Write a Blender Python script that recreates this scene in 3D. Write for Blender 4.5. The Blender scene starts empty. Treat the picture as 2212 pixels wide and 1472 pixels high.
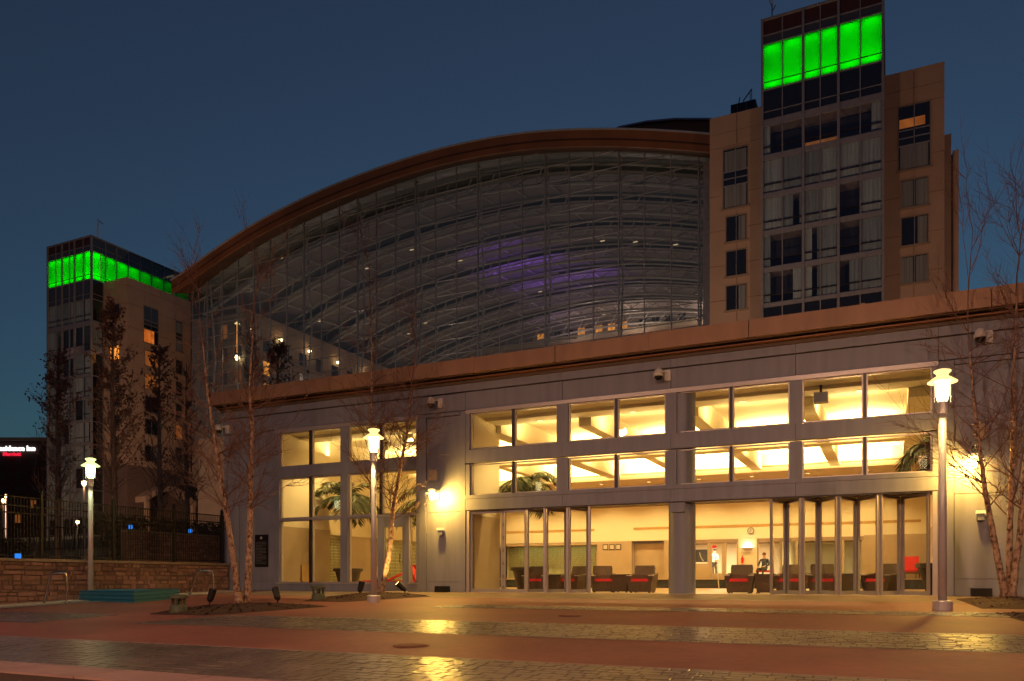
import bpy, math, random
from mathutils import Vector, Matrix
R = math.radians
random.seed(7)
S = bpy.context.scene
C = S.collection

# ------------------------------------------------------------------ camera, sky, exposure
cam = bpy.data.cameras.new("camera"); co = bpy.data.objects.new("camera", cam); C.objects.link(co)
co.location = (0, -22, .41); co.rotation_euler = (R(90), 0, R(25.5))
cam.lens = 28.0; cam.sensor_width = 36; cam.shift_y = .2333; cam.clip_start = .1; cam.clip_end = 3000
S.camera = co
W = bpy.data.worlds.new("World"); S.world = W; W.use_nodes = True
wn = W.node_tree.nodes; bg = wn["Background"]
sky = wn.new("ShaderNodeTexSky"); sky.sky_type = 'NISHITA'; sky.sun_disc = False
SUN_EL, SUN_AZ = R(-2.0), R(-8)   # the sun has set ahead, to the left of the atrium
sky.sun_elevation = SUN_EL; sky.sun_rotation = SUN_AZ; sky.altitude = 0; sky.air_density = 1.0; sky.dust_density = .5; sky.ozone_density = 6.0
tint = wn.new("ShaderNodeMix"); tint.data_type = 'RGBA'; tint.blend_type = 'MULTIPLY'; tint.inputs[0].default_value = 1; tint.inputs[7].default_value = (1.45, 1.46, .415, 1)
W.node_tree.links.new(sky.outputs[0], tint.inputs[6]); W.node_tree.links.new(tint.outputs[2], bg.inputs[0]); bg.inputs[1].default_value = 1.06
S.view_settings.view_transform = 'Standard'; S.view_settings.look = 'None'
S.view_settings.exposure = 0; S.view_settings.gamma = 1; S.view_settings.use_curve_mapping = False
S.cycles.use_denoising = True
S.cycles.max_bounces = 7; S.cycles.diffuse_bounces = 4; S.cycles.glossy_bounces = 4
S.cycles.transparent_max_bounces = 24; S.cycles.sample_clamp_indirect = 3; S.cycles.caustics_reflective = False; S.cycles.caustics_refractive = False

# ------------------------------------------------------------------ materials
def mat(name, col, rough=.6, metal=0., var=.12, scale=2.5, bump=0., bscale=30., spec=.5, detail=5.):
    m = bpy.data.materials.new(name); m.use_nodes = True
    n = m.node_tree.nodes; l = m.node_tree.links; b = n["Principled BSDF"]
    g = n.new("ShaderNodeNewGeometry")
    t = n.new("ShaderNodeTexNoise"); t.inputs["Scale"].default_value = scale; t.inputs["Detail"].default_value = detail
    l.new(g.outputs["Position"], t.inputs["Vector"])
    r = n.new("ShaderNodeValToRGB"); e = r.color_ramp.elements
    e[0].position = .3; e[1].position = .7
    e[0].color = (*[c*(1-var) for c in col], 1); e[1].color = (*[min(1, c*(1+var)) for c in col], 1)
    l.new(t.outputs["Fac"], r.inputs[0]); l.new(r.outputs[0], b.inputs["Base Color"])
    b.inputs["Roughness"].default_value = rough; b.inputs["Metallic"].default_value = metal
    b.inputs["Specular IOR Level"].default_value = spec
    if bump:
        t2 = n.new("ShaderNodeTexNoise"); t2.inputs["Scale"].default_value = bscale; t2.inputs["Detail"].default_value = 4
        l.new(g.outputs["Position"], t2.inputs["Vector"])
        bp = n.new("ShaderNodeBump"); bp.inputs["Strength"].default_value = bump; bp.inputs["Distance"].default_value = .02
        l.new(t2.outputs["Fac"], bp.inputs["Height"]); l.new(bp.outputs[0], b.inputs["Normal"])
    return m

def emit(name, col, s, var=0., scale=1.):
    m = bpy.data.materials.new(name); m.use_nodes = True
    n = m.node_tree.nodes; l = m.node_tree.links; b = n["Principled BSDF"]
    b.inputs["Base Color"].default_value = (*[c*.4 for c in col], 1)
    b.inputs["Emission Color"].default_value = (*col, 1); b.inputs["Emission Strength"].default_value = s
    if var:
        g = n.new("ShaderNodeNewGeometry"); t = n.new("ShaderNodeTexNoise"); t.inputs["Scale"].default_value = scale
        l.new(g.outputs["Position"], t.inputs["Vector"])
        mr = n.new("ShaderNodeMapRange"); mr.inputs[1].default_value = .3; mr.inputs[2].default_value = .7
        mr.inputs[3].default_value = s*(1-var); mr.inputs[4].default_value = s*(1+var)
        l.new(t.outputs["Fac"], mr.inputs[0]); l.new(mr.outputs[0], b.inputs["Emission Strength"])
    return m

def glass(name, tint=(1, 1, 1), rough=.0, ior=1.5, refl=(1, 1, 1)):
    m = bpy.data.materials.new(name); m.use_nodes = True
    n = m.node_tree.nodes; l = m.node_tree.links
    n.remove(n["Principled BSDF"]); o = n["Material Output"]
    tr = n.new("ShaderNodeBsdfTransparent"); tr.inputs[0].default_value = (*tint, 1)
    gl = n.new("ShaderNodeBsdfGlossy"); gl.inputs["Roughness"].default_value = rough; gl.inputs["Color"].default_value = (*refl, 1)
    lw = n.new("ShaderNodeLayerWeight"); lw.inputs[0].default_value = .5   # Schlick reflectance, same from both sides
    f0 = ((ior-1)/(ior+1))**2
    pw = n.new("ShaderNodeMath"); pw.operation = 'POWER'; pw.inputs[1].default_value = 5; l.new(lw.outputs["Facing"], pw.inputs[0])
    f = n.new("ShaderNodeMath"); f.operation = 'MULTIPLY_ADD'; f.inputs[1].default_value = 1-f0; f.inputs[2].default_value = f0; l.new(pw.outputs[0], f.inputs[0])
    mx = n.new("ShaderNodeMixShader")
    l.new(f.outputs[0], mx.inputs[0]); l.new(tr.outputs[0], mx.inputs[1]); l.new(gl.outputs[0], mx.inputs[2]); l.new(mx.outputs[0], o.inputs[0])
    return m

M = {}
def streaked(name, col, rough, var=.12, metal=0., sx=5., sz=.45):
    m = mat(name, col, rough, metal, var=var, scale=1., bump=.03, bscale=50); n = m.node_tree.nodes; l = m.node_tree.links
    g = next(x for x in n if x.type == 'NEW_GEOMETRY'); t = next(x for x in n if x.type == 'TEX_NOISE' and x.inputs["Scale"].default_value == 1.)
    mp = n.new("ShaderNodeMapping"); mp.inputs["Scale"].default_value = (sx, sx, sz); l.new(g.outputs["Position"], mp.inputs[0]); l.new(mp.outputs[0], t.inputs["Vector"]); return m
M['panel'] = streaked('painted_panel', (.225, .228, .29), .5, .10)
M['panel_dark'] = mat('painted_panel_joint', (.16, .14, .14), .6)
M['alu'] = mat('aluminium_frame', (.46, .41, .42), .36, .35, var=.05, scale=6)
M['alu_dark'] = mat('dark_frame', (.035, .03, .032), .4, .3)
M['parapet'] = streaked('parapet_metal', (.38, .215, .13), .5, .14, .1, 2.5, .8)
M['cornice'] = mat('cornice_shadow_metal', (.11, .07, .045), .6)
M['cream'] = mat('cream_plaster', (.82, .74, .55), .7, var=.03, scale=.7)
M['tan'] = mat('tan_wall_tile', (.40, .31, .21), .55, var=.06, scale=1.5)
M['vent'] = mat('bronze_grille', (.45, .28, .10), .5)
M['greentile'] = mat('green_glass_tile', (.34, .34, .22), .25, var=.25, scale=9)
M['grout'] = mat('tile_grout', (.55, .52, .40), .8)
M['floor'] = mat('pool_deck_tile', (.62, .52, .38), .35, var=.08, scale=2)
M['pooltile'] = mat('dark_pool_tile', (.03, .04, .05), .2, var=.4, scale=18)
M['water'] = mat('pool_water', (.10, .16, .15), .06, var=.1, scale=3, bump=.15, bscale=6)
M['glass'] = glass('clear_glass', (.96, .97, .96), 0, 1.33)
def hazyglass():
    m = glass('atrium_glass', (.80, .84, .85), 0, 1.6); n = m.node_tree.nodes; l = m.node_tree.links; o = n["Material Output"]
    d = n.new("ShaderNodeBsdfDiffuse"); d.inputs[0].default_value = (.33, .47, .52, 1); mx = n.new("ShaderNodeMixShader"); mx.inputs[0].default_value = .06   # bluish diffuse haze painted into the panes for sky sheen
    l.new(o.inputs[0].links[0].from_socket, mx.inputs[1]); l.new(d.outputs[0], mx.inputs[2]); l.new(mx.outputs[0], o.inputs[0]); return m
M['aglass'] = hazyglass()
M['tglass'] = glass('tower_glass', (.86, .89, .90), .0, 1.55)
M['dglass'] = mat('dark_spandrel_glass', (.012, .016, .022), .08, var=.2, spec=.7)
M['dgrey'] = mat('grey_spandrel_glass', (.05, .055, .065), .12, var=.1, spec=.7)
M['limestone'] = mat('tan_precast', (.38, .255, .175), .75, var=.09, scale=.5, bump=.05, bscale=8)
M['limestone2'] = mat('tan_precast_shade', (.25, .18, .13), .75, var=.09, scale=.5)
M['brick_brown'] = mat('brown_brick', (.12, .075, .06), .8, var=.25, scale=5)
M['mull'] = mat('mullion_metal', (.26, .25, .26), .45, .3)
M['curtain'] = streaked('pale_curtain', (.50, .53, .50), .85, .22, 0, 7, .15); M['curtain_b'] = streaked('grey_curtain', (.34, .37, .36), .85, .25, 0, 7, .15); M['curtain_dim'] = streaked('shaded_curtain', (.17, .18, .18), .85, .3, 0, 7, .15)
M['roomdark'] = mat('dark_room', (.035, .03, .03), .8)
M['roof'] = mat('roof_edge_metal', (.38, .38, .40), .4, .3)
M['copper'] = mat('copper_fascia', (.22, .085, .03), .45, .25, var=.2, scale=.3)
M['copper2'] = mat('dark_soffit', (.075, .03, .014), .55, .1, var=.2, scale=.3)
M['maroon'] = mat('maroon_panel', (.06, .018, .012), .5)
M['truss'] = mat('white_steel', (.52, .47, .42), .5, var=.05)
M['deckin'] = mat('ceiling_deck', (.30, .25, .23), .7, var=.1, scale=.2)
M['post'] = mat('pale_lamp_post', (.52, .47, .47), .4, .2, var=.05)
def greenpanel():
    m = bpy.data.materials.new('green_translucent_panel'); m.use_nodes = True; n = m.node_tree.nodes; l = m.node_tree.links; b = n["Principled BSDF"]; o = n["Material Output"]
    b.inputs["Base Color"].default_value = (.02, .10, .03, 1); b.inputs["Roughness"].default_value = .12
    t = n.new("ShaderNodeBsdfTranslucent"); t.inputs[0].default_value = (.25, .95, .25, 1); mx = n.new("ShaderNodeMixShader"); mx.inputs[0].default_value = .72
    l.new(b.outputs[0], mx.inputs[1]); l.new(t.outputs[0], mx.inputs[2]); l.new(mx.outputs[0], o.inputs[0]); return m
M['green'] = greenpanel()
M['lightbox'] = mat('white_light_box', (.75, .8, .75), .8)
M['warmwin'] = emit('warm_lit_window', (1, .34, .05), 1.0, .6, 2.)
M['warmdim'] = emit('dim_warm_window', (.9, .28, .06), .16, .5, .8)
M['lampglass'] = emit('warm_lamp_glass', (1, .80, .42), 9)
M['lamprim'] = emit('lit_lamp_rim', (1, .66, .24), 1.7)
M['lampgreen'] = emit('mercury_lamp_glass', (.85, 1, .55), 8)
M['lampgreenrim'] = emit('mercury_lamp_rim', (.8, 1, .35), 1.6)
M['trusslamp'] = emit('dim_truss_lamp', (1, .66, .34), .8)
M['pinkdim'] = emit('dim_pink_room', (.9, .42, .36), .05, .4, .5)
M['bulb'] = emit('warm_bulb', (1, .75, .35), 12)
M['bulbhot'] = emit('hot_bulb', (1, .72, .25), 25)
M['blue'] = emit('blue_marker_lens', (.02, .26, 1), .9)
M['white_sign'] = emit('white_sign_letters', (1, .97, .95), 1.6)
M['red_sign'] = emit('red_sign_letters', (1, .02, .06), .9)
M['exit'] = emit('red_exit_lens', (1, .02, .03), .8)
def concrete(name, col, rough):
    m = mat(name, col, rough, var=.10, scale=.9, bump=.22, bscale=70); n = m.node_tree.nodes; l = m.node_tree.links; b = n["Principled BSDF"]
    src = b.inputs["Base Color"].links[0].from_socket; g = next(x for x in n if x.type == 'NEW_GEOMETRY')
    for sc, lo, hi, d in ((.35, .42, .68, .80), (7., .35, .62, .88), (160., .38, .60, .84)):   # broad stains, blotches, grit
        t = n.new("ShaderNodeTexNoise"); t.inputs["Scale"].default_value = sc; t.inputs["Detail"].default_value = 8; l.new(g.outputs["Position"], t.inputs["Vector"])
        mr = n.new("ShaderNodeMapRange"); mr.inputs[1].default_value = lo; mr.inputs[2].default_value = hi; mr.inputs[3].default_value = d; mr.inputs[4].default_value = 2-d-.08; l.new(t.outputs["Fac"], mr.inputs[0])
        mx = n.new("ShaderNodeMix"); mx.data_type = 'RGBA'; mx.blend_type = 'MULTIPLY'; mx.inputs[0].default_value = 1; l.new(src, mx.inputs[6]); l.new(mr.outputs[0], mx.inputs[7]); src = mx.outputs[2]
    l.new(src, b.inputs["Base Color"]); return m
M['redconc'] = concrete('red_stained_concrete', (.33, .108, .072), .58)
M['stamp'] = mat('stamped_paver', (.150, .112, .088), .29, var=.32, scale=1.3, bump=.55, bscale=9)
M['stampj'] = mat('paver_joint', (.10, .075, .058), .6)
M['beige'] = concrete('beige_concrete', (.34, .25, .17), .5)
M['pink'] = mat('pink_coping', (.36, .21, .18), .5, var=.12, scale=2.5, bump=.1)
M['coping'] = mat('pale_coping', (.46, .42, .38), .6)
M['mulch'] = mat('bark_mulch', (.065, .028, .016), .95, var=.5, scale=30, bump=.8, bscale=25)
M['grassy'] = mat('dark_lawn', (.035, .04, .02), .95, var=.4, scale=1.5, bump=.5)
M['asphalt'] = mat('asphalt', (.05, .05, .05), .85, var=.2)
M['stones'] = [mat('wall_stone_a', (.29, .155, .115), .85, var=.2, scale=6, bump=.4, bscale=22), mat('wall_stone_b', (.22, .125, .09), .85, var=.2, scale=6, bump=.4, bscale=22), mat('wall_stone_c', (.34, .19, .145), .85, var=.2, scale=6, bump=.4, bscale=22)]
M['mortar'] = mat('mortar', (.15, .10, .075), .95)
M['iron'] = mat('black_iron', (.02, .016, .014), .5, .4)
M['chrome'] = mat('stainless_rail', (.6, .6, .6), .18, 1.)
M['bluefoam'] = mat('blue_foam_cover', (.010, .13, .24), .6, var=.12, scale=5)
M['bluefoam2'] = mat('light_blue_foam', (.035, .20, .30), .6, var=.12, scale=5)
M['bark'] = None
M['twig'] = mat('birch_twig', (.17, .085, .06), .8, var=.25, scale=5)
M['greybark'] = mat('grey_bark', (.24, .17, .12), .9, var=.3, scale=8, bump=.4)
M['deadleaf'] = mat('brown_dead_leaf', (.24, .105, .065), .8, var=.5, scale=4)
M['palmleaf'] = mat('palm_leaf', (.05, .065, .022), .5, var=.35, scale=6)
M['palmbark'] = mat('palm_trunk', (.22, .13, .08), .8, var=.25, scale=14, bump=.3)
M['planter'] = mat('dark_planter', (.035, .022, .016), .55)
M['wicker'] = mat('brown_wicker', (.075, .045, .03), .65, var=.3, scale=22, bump=.5, bscale=60)
M['red'] = mat('red_cushion', (.55, .012, .02), .7, var=.1)
M['blackp'] = mat('black_plastic', (.02, .018, .018), .5)
M['greenmetal'] = mat('green_metal', (.09, .10, .06), .6, var=.15)
M['camwhite'] = mat('white_housing', (.62, .58, .56), .4)
M['darkdome'] = mat('smoked_dome', (.015, .012, .01), .1)
M['plaque'] = mat('black_plaque', (.012, .01, .011), .3)
M['plaquetext'] = mat('grey_engraving', (.16, .15, .15), .5)
M['drain'] = mat('iron_drain', (.26, .095, .06), .65, .0)
M['skin'] = mat('skin', (.55, .30, .20), .6)
M['whitecloth'] = mat('white_shirt', (.7, .66, .6), .8)
M['blackcloth'] = mat('black_trousers', (.02, .018, .02), .8)
M['navy'] = mat('dark_jacket', (.03, .035, .06), .8)
M['hair'] = mat('brown_hair', (.10, .035, .015), .7)
M['hair2'] = mat('black_hair', (.015, .012, .01), .7)
M['paper'] = mat('pale_paper', (.5, .47, .42), .7)
M['hedge'] = mat('dark_hedge_leaf', (.022, .026, .014), .85, var=.4, scale=6)
M['darkbrick'] = mat('dark_red_brick', (.045, .018, .014), .9, var=.2, scale=3)

def birchbark():
    m = bpy.data.materials.new('birch_bark'); m.use_nodes = True
    n = m.node_tree.nodes; l = m.node_tree.links; b = n["Principled BSDF"]
    g = n.new("ShaderNodeNewGeometry"); mp = n.new("ShaderNodeMapping"); mp.inputs["Scale"].default_value = (14, 14, 9)
    l.new(g.outputs["Position"], mp.inputs[0])
    t = n.new("ShaderNodeTexNoise"); t.inputs["Scale"].default_value = 1.; t.inputs["Detail"].default_value = 6; t.inputs["Roughness"].default_value = .65
    l.new(mp.outputs[0], t.inputs[0])
    r = n.new("ShaderNodeValToRGB"); e = r.color_ramp.elements
    e[0].position = .36; e[0].color = (.05, .022, .014, 1); e[1].position = .50; e[1].color = (.36, .21, .14, 1)
    x = r.color_ramp.elements.new(.66); x.color = (.52, .36, .27, 1)
    l.new(t.outputs["Fac"], r.inputs[0]); l.new(r.outputs[0], b.inputs["Base Color"]); b.inputs["Roughness"].default_value = .85
    bp = n.new("ShaderNodeBump"); bp.inputs["Strength"].default_value = .9; bp.inputs["Distance"].default_value = .03
    l.new(t.outputs["Fac"], bp.inputs["Height"]); l.new(bp.outputs[0], b.inputs["Normal"])
    return m
M['bark'] = birchbark()

# ------------------------------------------------------------------ mesh helpers
class MB:
    def __init__(s): s.v = []; s.f = []
    def add(s, vs, fs):
        o = len(s.v); s.v += [tuple(v) for v in vs]; s.f += [tuple(i+o for i in f) for f in fs]; return s
    def box(s, x0, x1, y0, y1, z0, z1):
        vs = [(x, y, z) for z in (z0, z1) for y in (y0, y1) for x in (x0, x1)]
        return s.add(vs, [(0, 2, 3, 1), (4, 5, 7, 6), (0, 1, 5, 4), (2, 6, 7, 3), (0, 4, 6, 2), (1, 3, 7, 5)])
    def hexa(s, b, t):   # b, t: four corners each, counter-clockwise seen from above
        return s.add(list(b)+list(t), [(3, 2, 1, 0), (4, 5, 6, 7), (0, 1, 5, 4), (1, 2, 6, 5), (2, 3, 7, 6), (3, 0, 4, 7)])
    def prism(s, poly, z0, z1):
        n = len(poly); zf0 = z0 if callable(z0) else (lambda x, y: z0); zf1 = z1 if callable(z1) else (lambda x, y: z1)
        a = sum(poly[i][0]*poly[(i+1) % n][1]-poly[(i+1) % n][0]*poly[i][1] for i in range(n))
        if a < 0: poly = poly[::-1]
        vs = [(x, y, zf0(x, y)) for x, y in poly]+[(x, y, zf1(x, y)) for x, y in poly]
        return s.add(vs, [tuple(range(n))[::-1], tuple(range(n, 2*n))]+[(i, (i+1) % n, (i+1) % n+n, i+n) for i in range(n)])
    def quad(s, *p): return s.add(p, [tuple(range(len(p)))])
    def tube(s, pts, rad, n=6, cap=True):
        pts = [Vector(p) for p in pts]; k = len(pts)
        if not hasattr(rad, '__len__'): rad = [rad]*k
        up = None; o = len(s.v)
        for i, p in enumerate(pts):
            d = (pts[min(i+1, k-1)]-pts[max(i-1, 0)])
            if d.length < 1e-9: d = Vector((0, 0, 1))
            d.normalize()
            if up is None:
                a = Vector((0, 0, 1)) if abs(d.z) < .9 else Vector((1, 0, 0)); up = d.cross(a).normalized()
            else:
                up = (up-d*up.dot(d)); up = up.normalized() if up.length > 1e-6 else d.orthogonal().normalized()
            w = d.cross(up)
            for j in range(n):
                a = 2*math.pi*j/n; s.v.append(tuple(p+(up*math.cos(a)+w*math.sin(a))*rad[i]))
        for i in range(k-1):
            for j in range(n):
                j2 = (j+1) % n; s.f.append((o+i*n+j, o+i*n+j2, o+(i+1)*n+j2, o+(i+1)*n+j))
        if cap:
            s.f.append(tuple(o+j for j in range(n))[::-1]); s.f.append(tuple(o+(k-1)*n+j for j in range(n)))
        return s
    def lathe(s, prof, c=(0, 0, 0), n=16):
        o = len(s.v); k = len(prof)
        for r, z in prof:
            for j in range(n):
                a = 2*math.pi*j/n; s.v.append((c[0]+r*math.cos(a), c[1]+r*math.sin(a), c[2]+z))
        for i in range(k-1):
            for j in range(n):
                j2 = (j+1) % n; s.f.append((o+i*n+j, o+i*n+j2, o+(i+1)*n+j2, o+(i+1)*n+j))
        s.f.append(tuple(o+j for j in range(n))[::-1]); s.f.append(tuple(o+(k-1)*n+j for j in range(n)))
        return s

def link(name, mb, m, parent=None, smooth=False):
    off = ORG.get(parent.name, (0, 0, 0)) if parent else (0, 0, 0)
    me = bpy.data.meshes.new(name)
    me.from_pydata([(x-off[0], y-off[1], z-off[2]) for x, y, z in mb.v], [], mb.f); me.update()
    me.materials.append(m)
    if smooth:
        for p in me.polygons: p.use_smooth = True
    o = bpy.data.objects.new(name, me); C.objects.link(o)
    if parent:
        o.parent = parent; ORG[o.name] = off
    return o
ORG = {}
def thing(name, label, cat, loc=(0, 0, 0), rz=0, group=None, world=True):
    o = bpy.data.objects.new(name, None); C.objects.link(o); o.empty_display_size = .3
    o.location = loc; o.rotation_euler = (0, 0, rz); o['label'] = label; o['category'] = cat
    if group: o['group'] = group
    ORG[o.name] = tuple(loc) if world else (0, 0, 0)
    return o
def tag(o, label, cat, group=None):
    o['label'] = label; o['category'] = cat
    if group: o['group'] = group
    return o
def struct(name, mb, m, kind='structure', smooth=False):
    o = link(name, mb, m, None, smooth); o['kind'] = kind; return o
def kids(o): return [c for c in bpy.data.objects if c.parent == o]
def copytree(o, loc=None, rz=None, label=None, parent=None):
    c = o.copy(); C.objects.link(c)
    if parent: c.parent = parent
    if loc is not None: c.location = loc
    if rz is not None: c.rotation_euler = (0, 0, rz)
    if label: c['label'] = label
    ORG[c.name] = ORG.get(o.name, (0, 0, 0))
    for k in [x for x in bpy.data.objects if x.parent == o]: copytree(k, parent=c)
    return c
def lamp(kind, loc, watts, col, size=.1, rot=(0, 0, 0), sy=None, spot=None, parent=None, name='lamp_light'):
    l = bpy.data.lights.new(name, kind); l.energy = watts; l.color = col
    if kind == 'AREA':
        l.shape = 'RECTANGLE' if sy else 'SQUARE'; l.size = size
        if sy: l.size_y = sy
    elif kind in ('POINT', 'SPOT'):
        l.shadow_soft_size = size
        if spot: l.spot_size = spot; l.spot_blend = .6
    o = bpy.data.objects.new(name, l); C.objects.link(o); o.location = loc; o.rotation_euler = rot
    if parent:
        o.parent = parent; p = ORG.get(parent.name, (0, 0, 0)); o.location = (loc[0]-p[0], loc[1]-p[1], loc[2]-p[2])
    return o
WARM = (1, .66, .23)
def aim(o, target):
    d = Vector(target)-Vector(o.matrix_world.translation if o.parent is None else o.location)
    o.rotation_euler = d.to_track_quat('-Z', 'Y').to_euler()
def gz(x, y):   # the plaza falls towards the camera
    return .036*max(min(y, 0), -30)

# ------------------------------------------------------------------ ground
def terrain():
    mb = MB(); xs = [-900, -400, -200, -130, -100, -80, -60, -45, -35, -28, -22.35]; ys = [-900, -300, -100, -60, -40, -30, -22, -14, -8, -4, 0, 8, 16, 24, 32, 40, 48, 56, 70, 120, 300, 900]
    def h(x, y):
        t = max(0, min(1, (y-8)/42)); return 1.0+5.2*t*t*(3-2*t)
    for x in xs:
        for y in ys: mb.v.append((x, y, h(x, y)))
    n = len(ys)
    for i in range(len(xs)-1):
        for j in range(n-1): mb.f.append((i*n+j, (i+1)*n+j, (i+1)*n+j+1, i*n+j+1))
    return mb
struct('lawn', terrain(), M['grassy'], smooth=True)
mb = MB(); xs = [-22.2, 900]; ys = [-900, -30, 0, 900]
for y0, y1 in zip(ys, ys[1:]):
    x0 = -22.35
    zz = lambda y: gz(0, y)-.012 if y <= 0 else -.5
    mb.quad((x0, y0, zz(y0)), (900, y0, zz(y0)), (900, y1, -.5 if y0 >= 0 else zz(y1)), (x0, y1, -.5 if y0 >= 0 else zz(y1)))
struct('ground', mb, M['redconc'])
def sheet(poly, dz): 
    mb = MB(); a = sum(poly[i][0]*poly[(i+1) % len(poly)][1]-poly[(i+1) % len(poly)][0]*poly[i][1] for i in range(len(poly)))
    if a < 0: poly = poly[::-1]
    return mb.quad(*[(x, y, gz(x, y)+dz) for x, y in poly])
struct('plaza_pavement', sheet([(-20.35, -16.0), (8, -16.0), (8, -.02), (-20.35, -.02)], 0), M['redconc'])
struct('entrance_path', sheet([(-20.3, -2.3), (-15.0, -2.6), (6, -2.7), (6, -.03), (-20.3, -.03)], .005), M['beige'])

def band(poly, x0, x1, y0, y1, seed, length=.19, row=.15):
    """small stamped pavers in running bond; the nearest 290 are pieces of their own"""
    rnd = random.Random(seed)
    base = struct('paving_band', sheet(poly, .004), M['stampj'])
    (xa, ya_p), (xb, yb_p) = poly[0], poly[-1]
    rows = round((y1-y0)/row); h = (y1-y0)/rows; cells = []
    for r in range(rows):
        ya = y0+r*h; x = x0-rnd.random()*length
        while x < x1:
            L = length*rnd.choice((.7, .85, 1., 1., 1.2, 1.5)); le = xa+(xb-xa)*(ya+h/2-ya_p)/(yb_p-ya_p)
            a = max(x+.005, le); b = min(x+L-.005, x1); x += L
            if b-a < .04: continue
            g = .005; z = .006+rnd.random()*.005; e = .008; tl = [rnd.uniform(-.003, .003) for _ in range(4)]
            bot = [(a, ya+g), (b, ya+g), (b, ya+h-g), (a, ya+h-g)]; top = [(a+e, ya+g+e), (b-e, ya+g+e), (b-e, ya+h-g-e), (a+e, ya+h-g-e)]
            m = MB(); m.hexa([(p[0], p[1], gz(*p)+.003) for p in bot], [(p[0], p[1], gz(*p)+z+t) for p, t in zip(top, tl)])
            cells.append((((a+b)/2)**2+(ya+22)**2, m, rnd.random()))
    cells.sort(key=lambda c: c[0]); rest = MB()
    for k, (_, m, q) in enumerate(cells):
        if k < 290: link('paver', m, M['stamp'] if q < .75 else M['stamp2'], base)
        else: rest.add(m.v, m.f)
    if rest.v: link('paver_remainder', rest, M['stamp'], base)['kind'] = 'stuff'
    return base
M['stamp2'] = mat('stamped_paver_dark', (.125, .092, .074), .34, var=.3, scale=1.3, bump=.5, bscale=9)
band([(-12.94, -11.55), (5.5, -11.55), (5.5, -9.5), (-12.45, -9.5)], -13.2, 5.2, -11.55, -9.5, 1)
band([(-14.2, -16.2), (1.5, -16.2), (1.5, -14.0), (-14.2, -14.0)], -14.2, .6, -16.2, -14.0, 2)
band([(-9.6, -6.35), (5.5, -6.35), (5.5, -5.35), (-9.0, -5.35)], -9.8, 3.6, -6.35, -5.35, 3)
band([(-20.2, -12.1), (-14.9, -12.1), (-16.2, -10.1), (-20.2, -10.1)], -20.2, -15.1, -12.0, -10.1, 4)
# kerb of pale sealant lines along the bands
mb = MB()
for x0, x1, y in ((-12.9, 5.5, -11.58), (-14.2, 1.5, -13.97), (-12.4, 5.5, -9.47)):
    mb.quad((x0, y-.015, gz(0, y)+.007), (x1, y-.015, gz(0, y)+.007), (x1, y+.015, gz(0, y)+.007), (x0, y+.015, gz(0, y)+.007))
struct('joint_line', mb, M['coping'])

# pink coping of the sunken planter at the lower left, slab by slab
kb = thing('planter_kerb', 'pink stone coping round a dark sunken pit in the near left corner', 'kerb', (-8, -16.5, -.6))
for i in range(9):
    x = -14.0+i*1.3; m = MB(); y1 = -16.02; y0 = -16.62
    m.hexa([(x+.008, y0, -.72), (x+1.29, y0, -.72), (x+1.29, y1, -.72), (x+.008, y1, -.72)], [(x+.008, y0, -.575), (x+1.29, y0, -.575), (x+1.29, y1, -.565), (x+.008, y1, -.565)])
    link('coping_stone', m, M['pink'], kb)
m = MB(); m.box(-15, -1.5, -16.60, -16.55, -1.6, -.72); link('inner_wall', m, M['darkbrick'], kb)
m = MB(); m.box(-8.05, -7.75, -16.78, -16.61, -.95, -.62); link('brick_pier', m, M['redconc'], kb)
struct('planter_soil', sheet([(-15, -19), (-4.2, -19), (-4.2, -16.61), (-15, -16.61)], .002), M['mulch'])  # flat dark sheet stands in for the darkness down in the pit
# ------------------------------------------------------------------ spa edge by the stone wall
mb = MB(); mb.quad((-21.99, -13.9, gz(0, -13.9)+.03), (-21.05, -13.9, gz(0, -13.9)+.03), (-21.05, -.05, gz(0, 0)+.03), (-21.99, -.05, gz(0, 0)+.03))
mb.quad((-21.05, -13.9, gz(0, -13.9)+.03), (-21.05, -13.9, gz(0, -13.9)-.3), (-21.05, -.05, gz(0, 0)-.3), (-21.05, -.05, gz(0, 0)+.03))
struct('spa_coping', mb, M['coping'])
mb = MB(); mb.quad((-20.55, -13.9, gz(0, -13.9)+.02), (-20.3, -13.9, gz(0, -13.9)+.02), (-20.3, -2.6, gz(0, -2.6)+.02), (-20.55, -2.6, gz(0, -2.6)+.02))
struct('spa_edge', mb, M['coping'])
mb = MB(); mb.quad((-21.05, -13.9, gz(0, -13.9)+.004), (-20.55, -13.9, gz(0, -13.9)+.004), (-20.55, -2.4, gz(0, -2.4)+.004), (-21.05, -2.4, gz(0, -2.4)+.004))
struct('spa_gutter', mb, M['plaque'])
mb = MB(); mb.quad((-20.3, -13.9, gz(0, -13.9)+.006), (-20.2, -13.9, gz(0, -13.9)+.006), (-20.2, -.05, .006), (-20.3, -.05, .006))
struct('deck_strip', mb, M['beige'])

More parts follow.
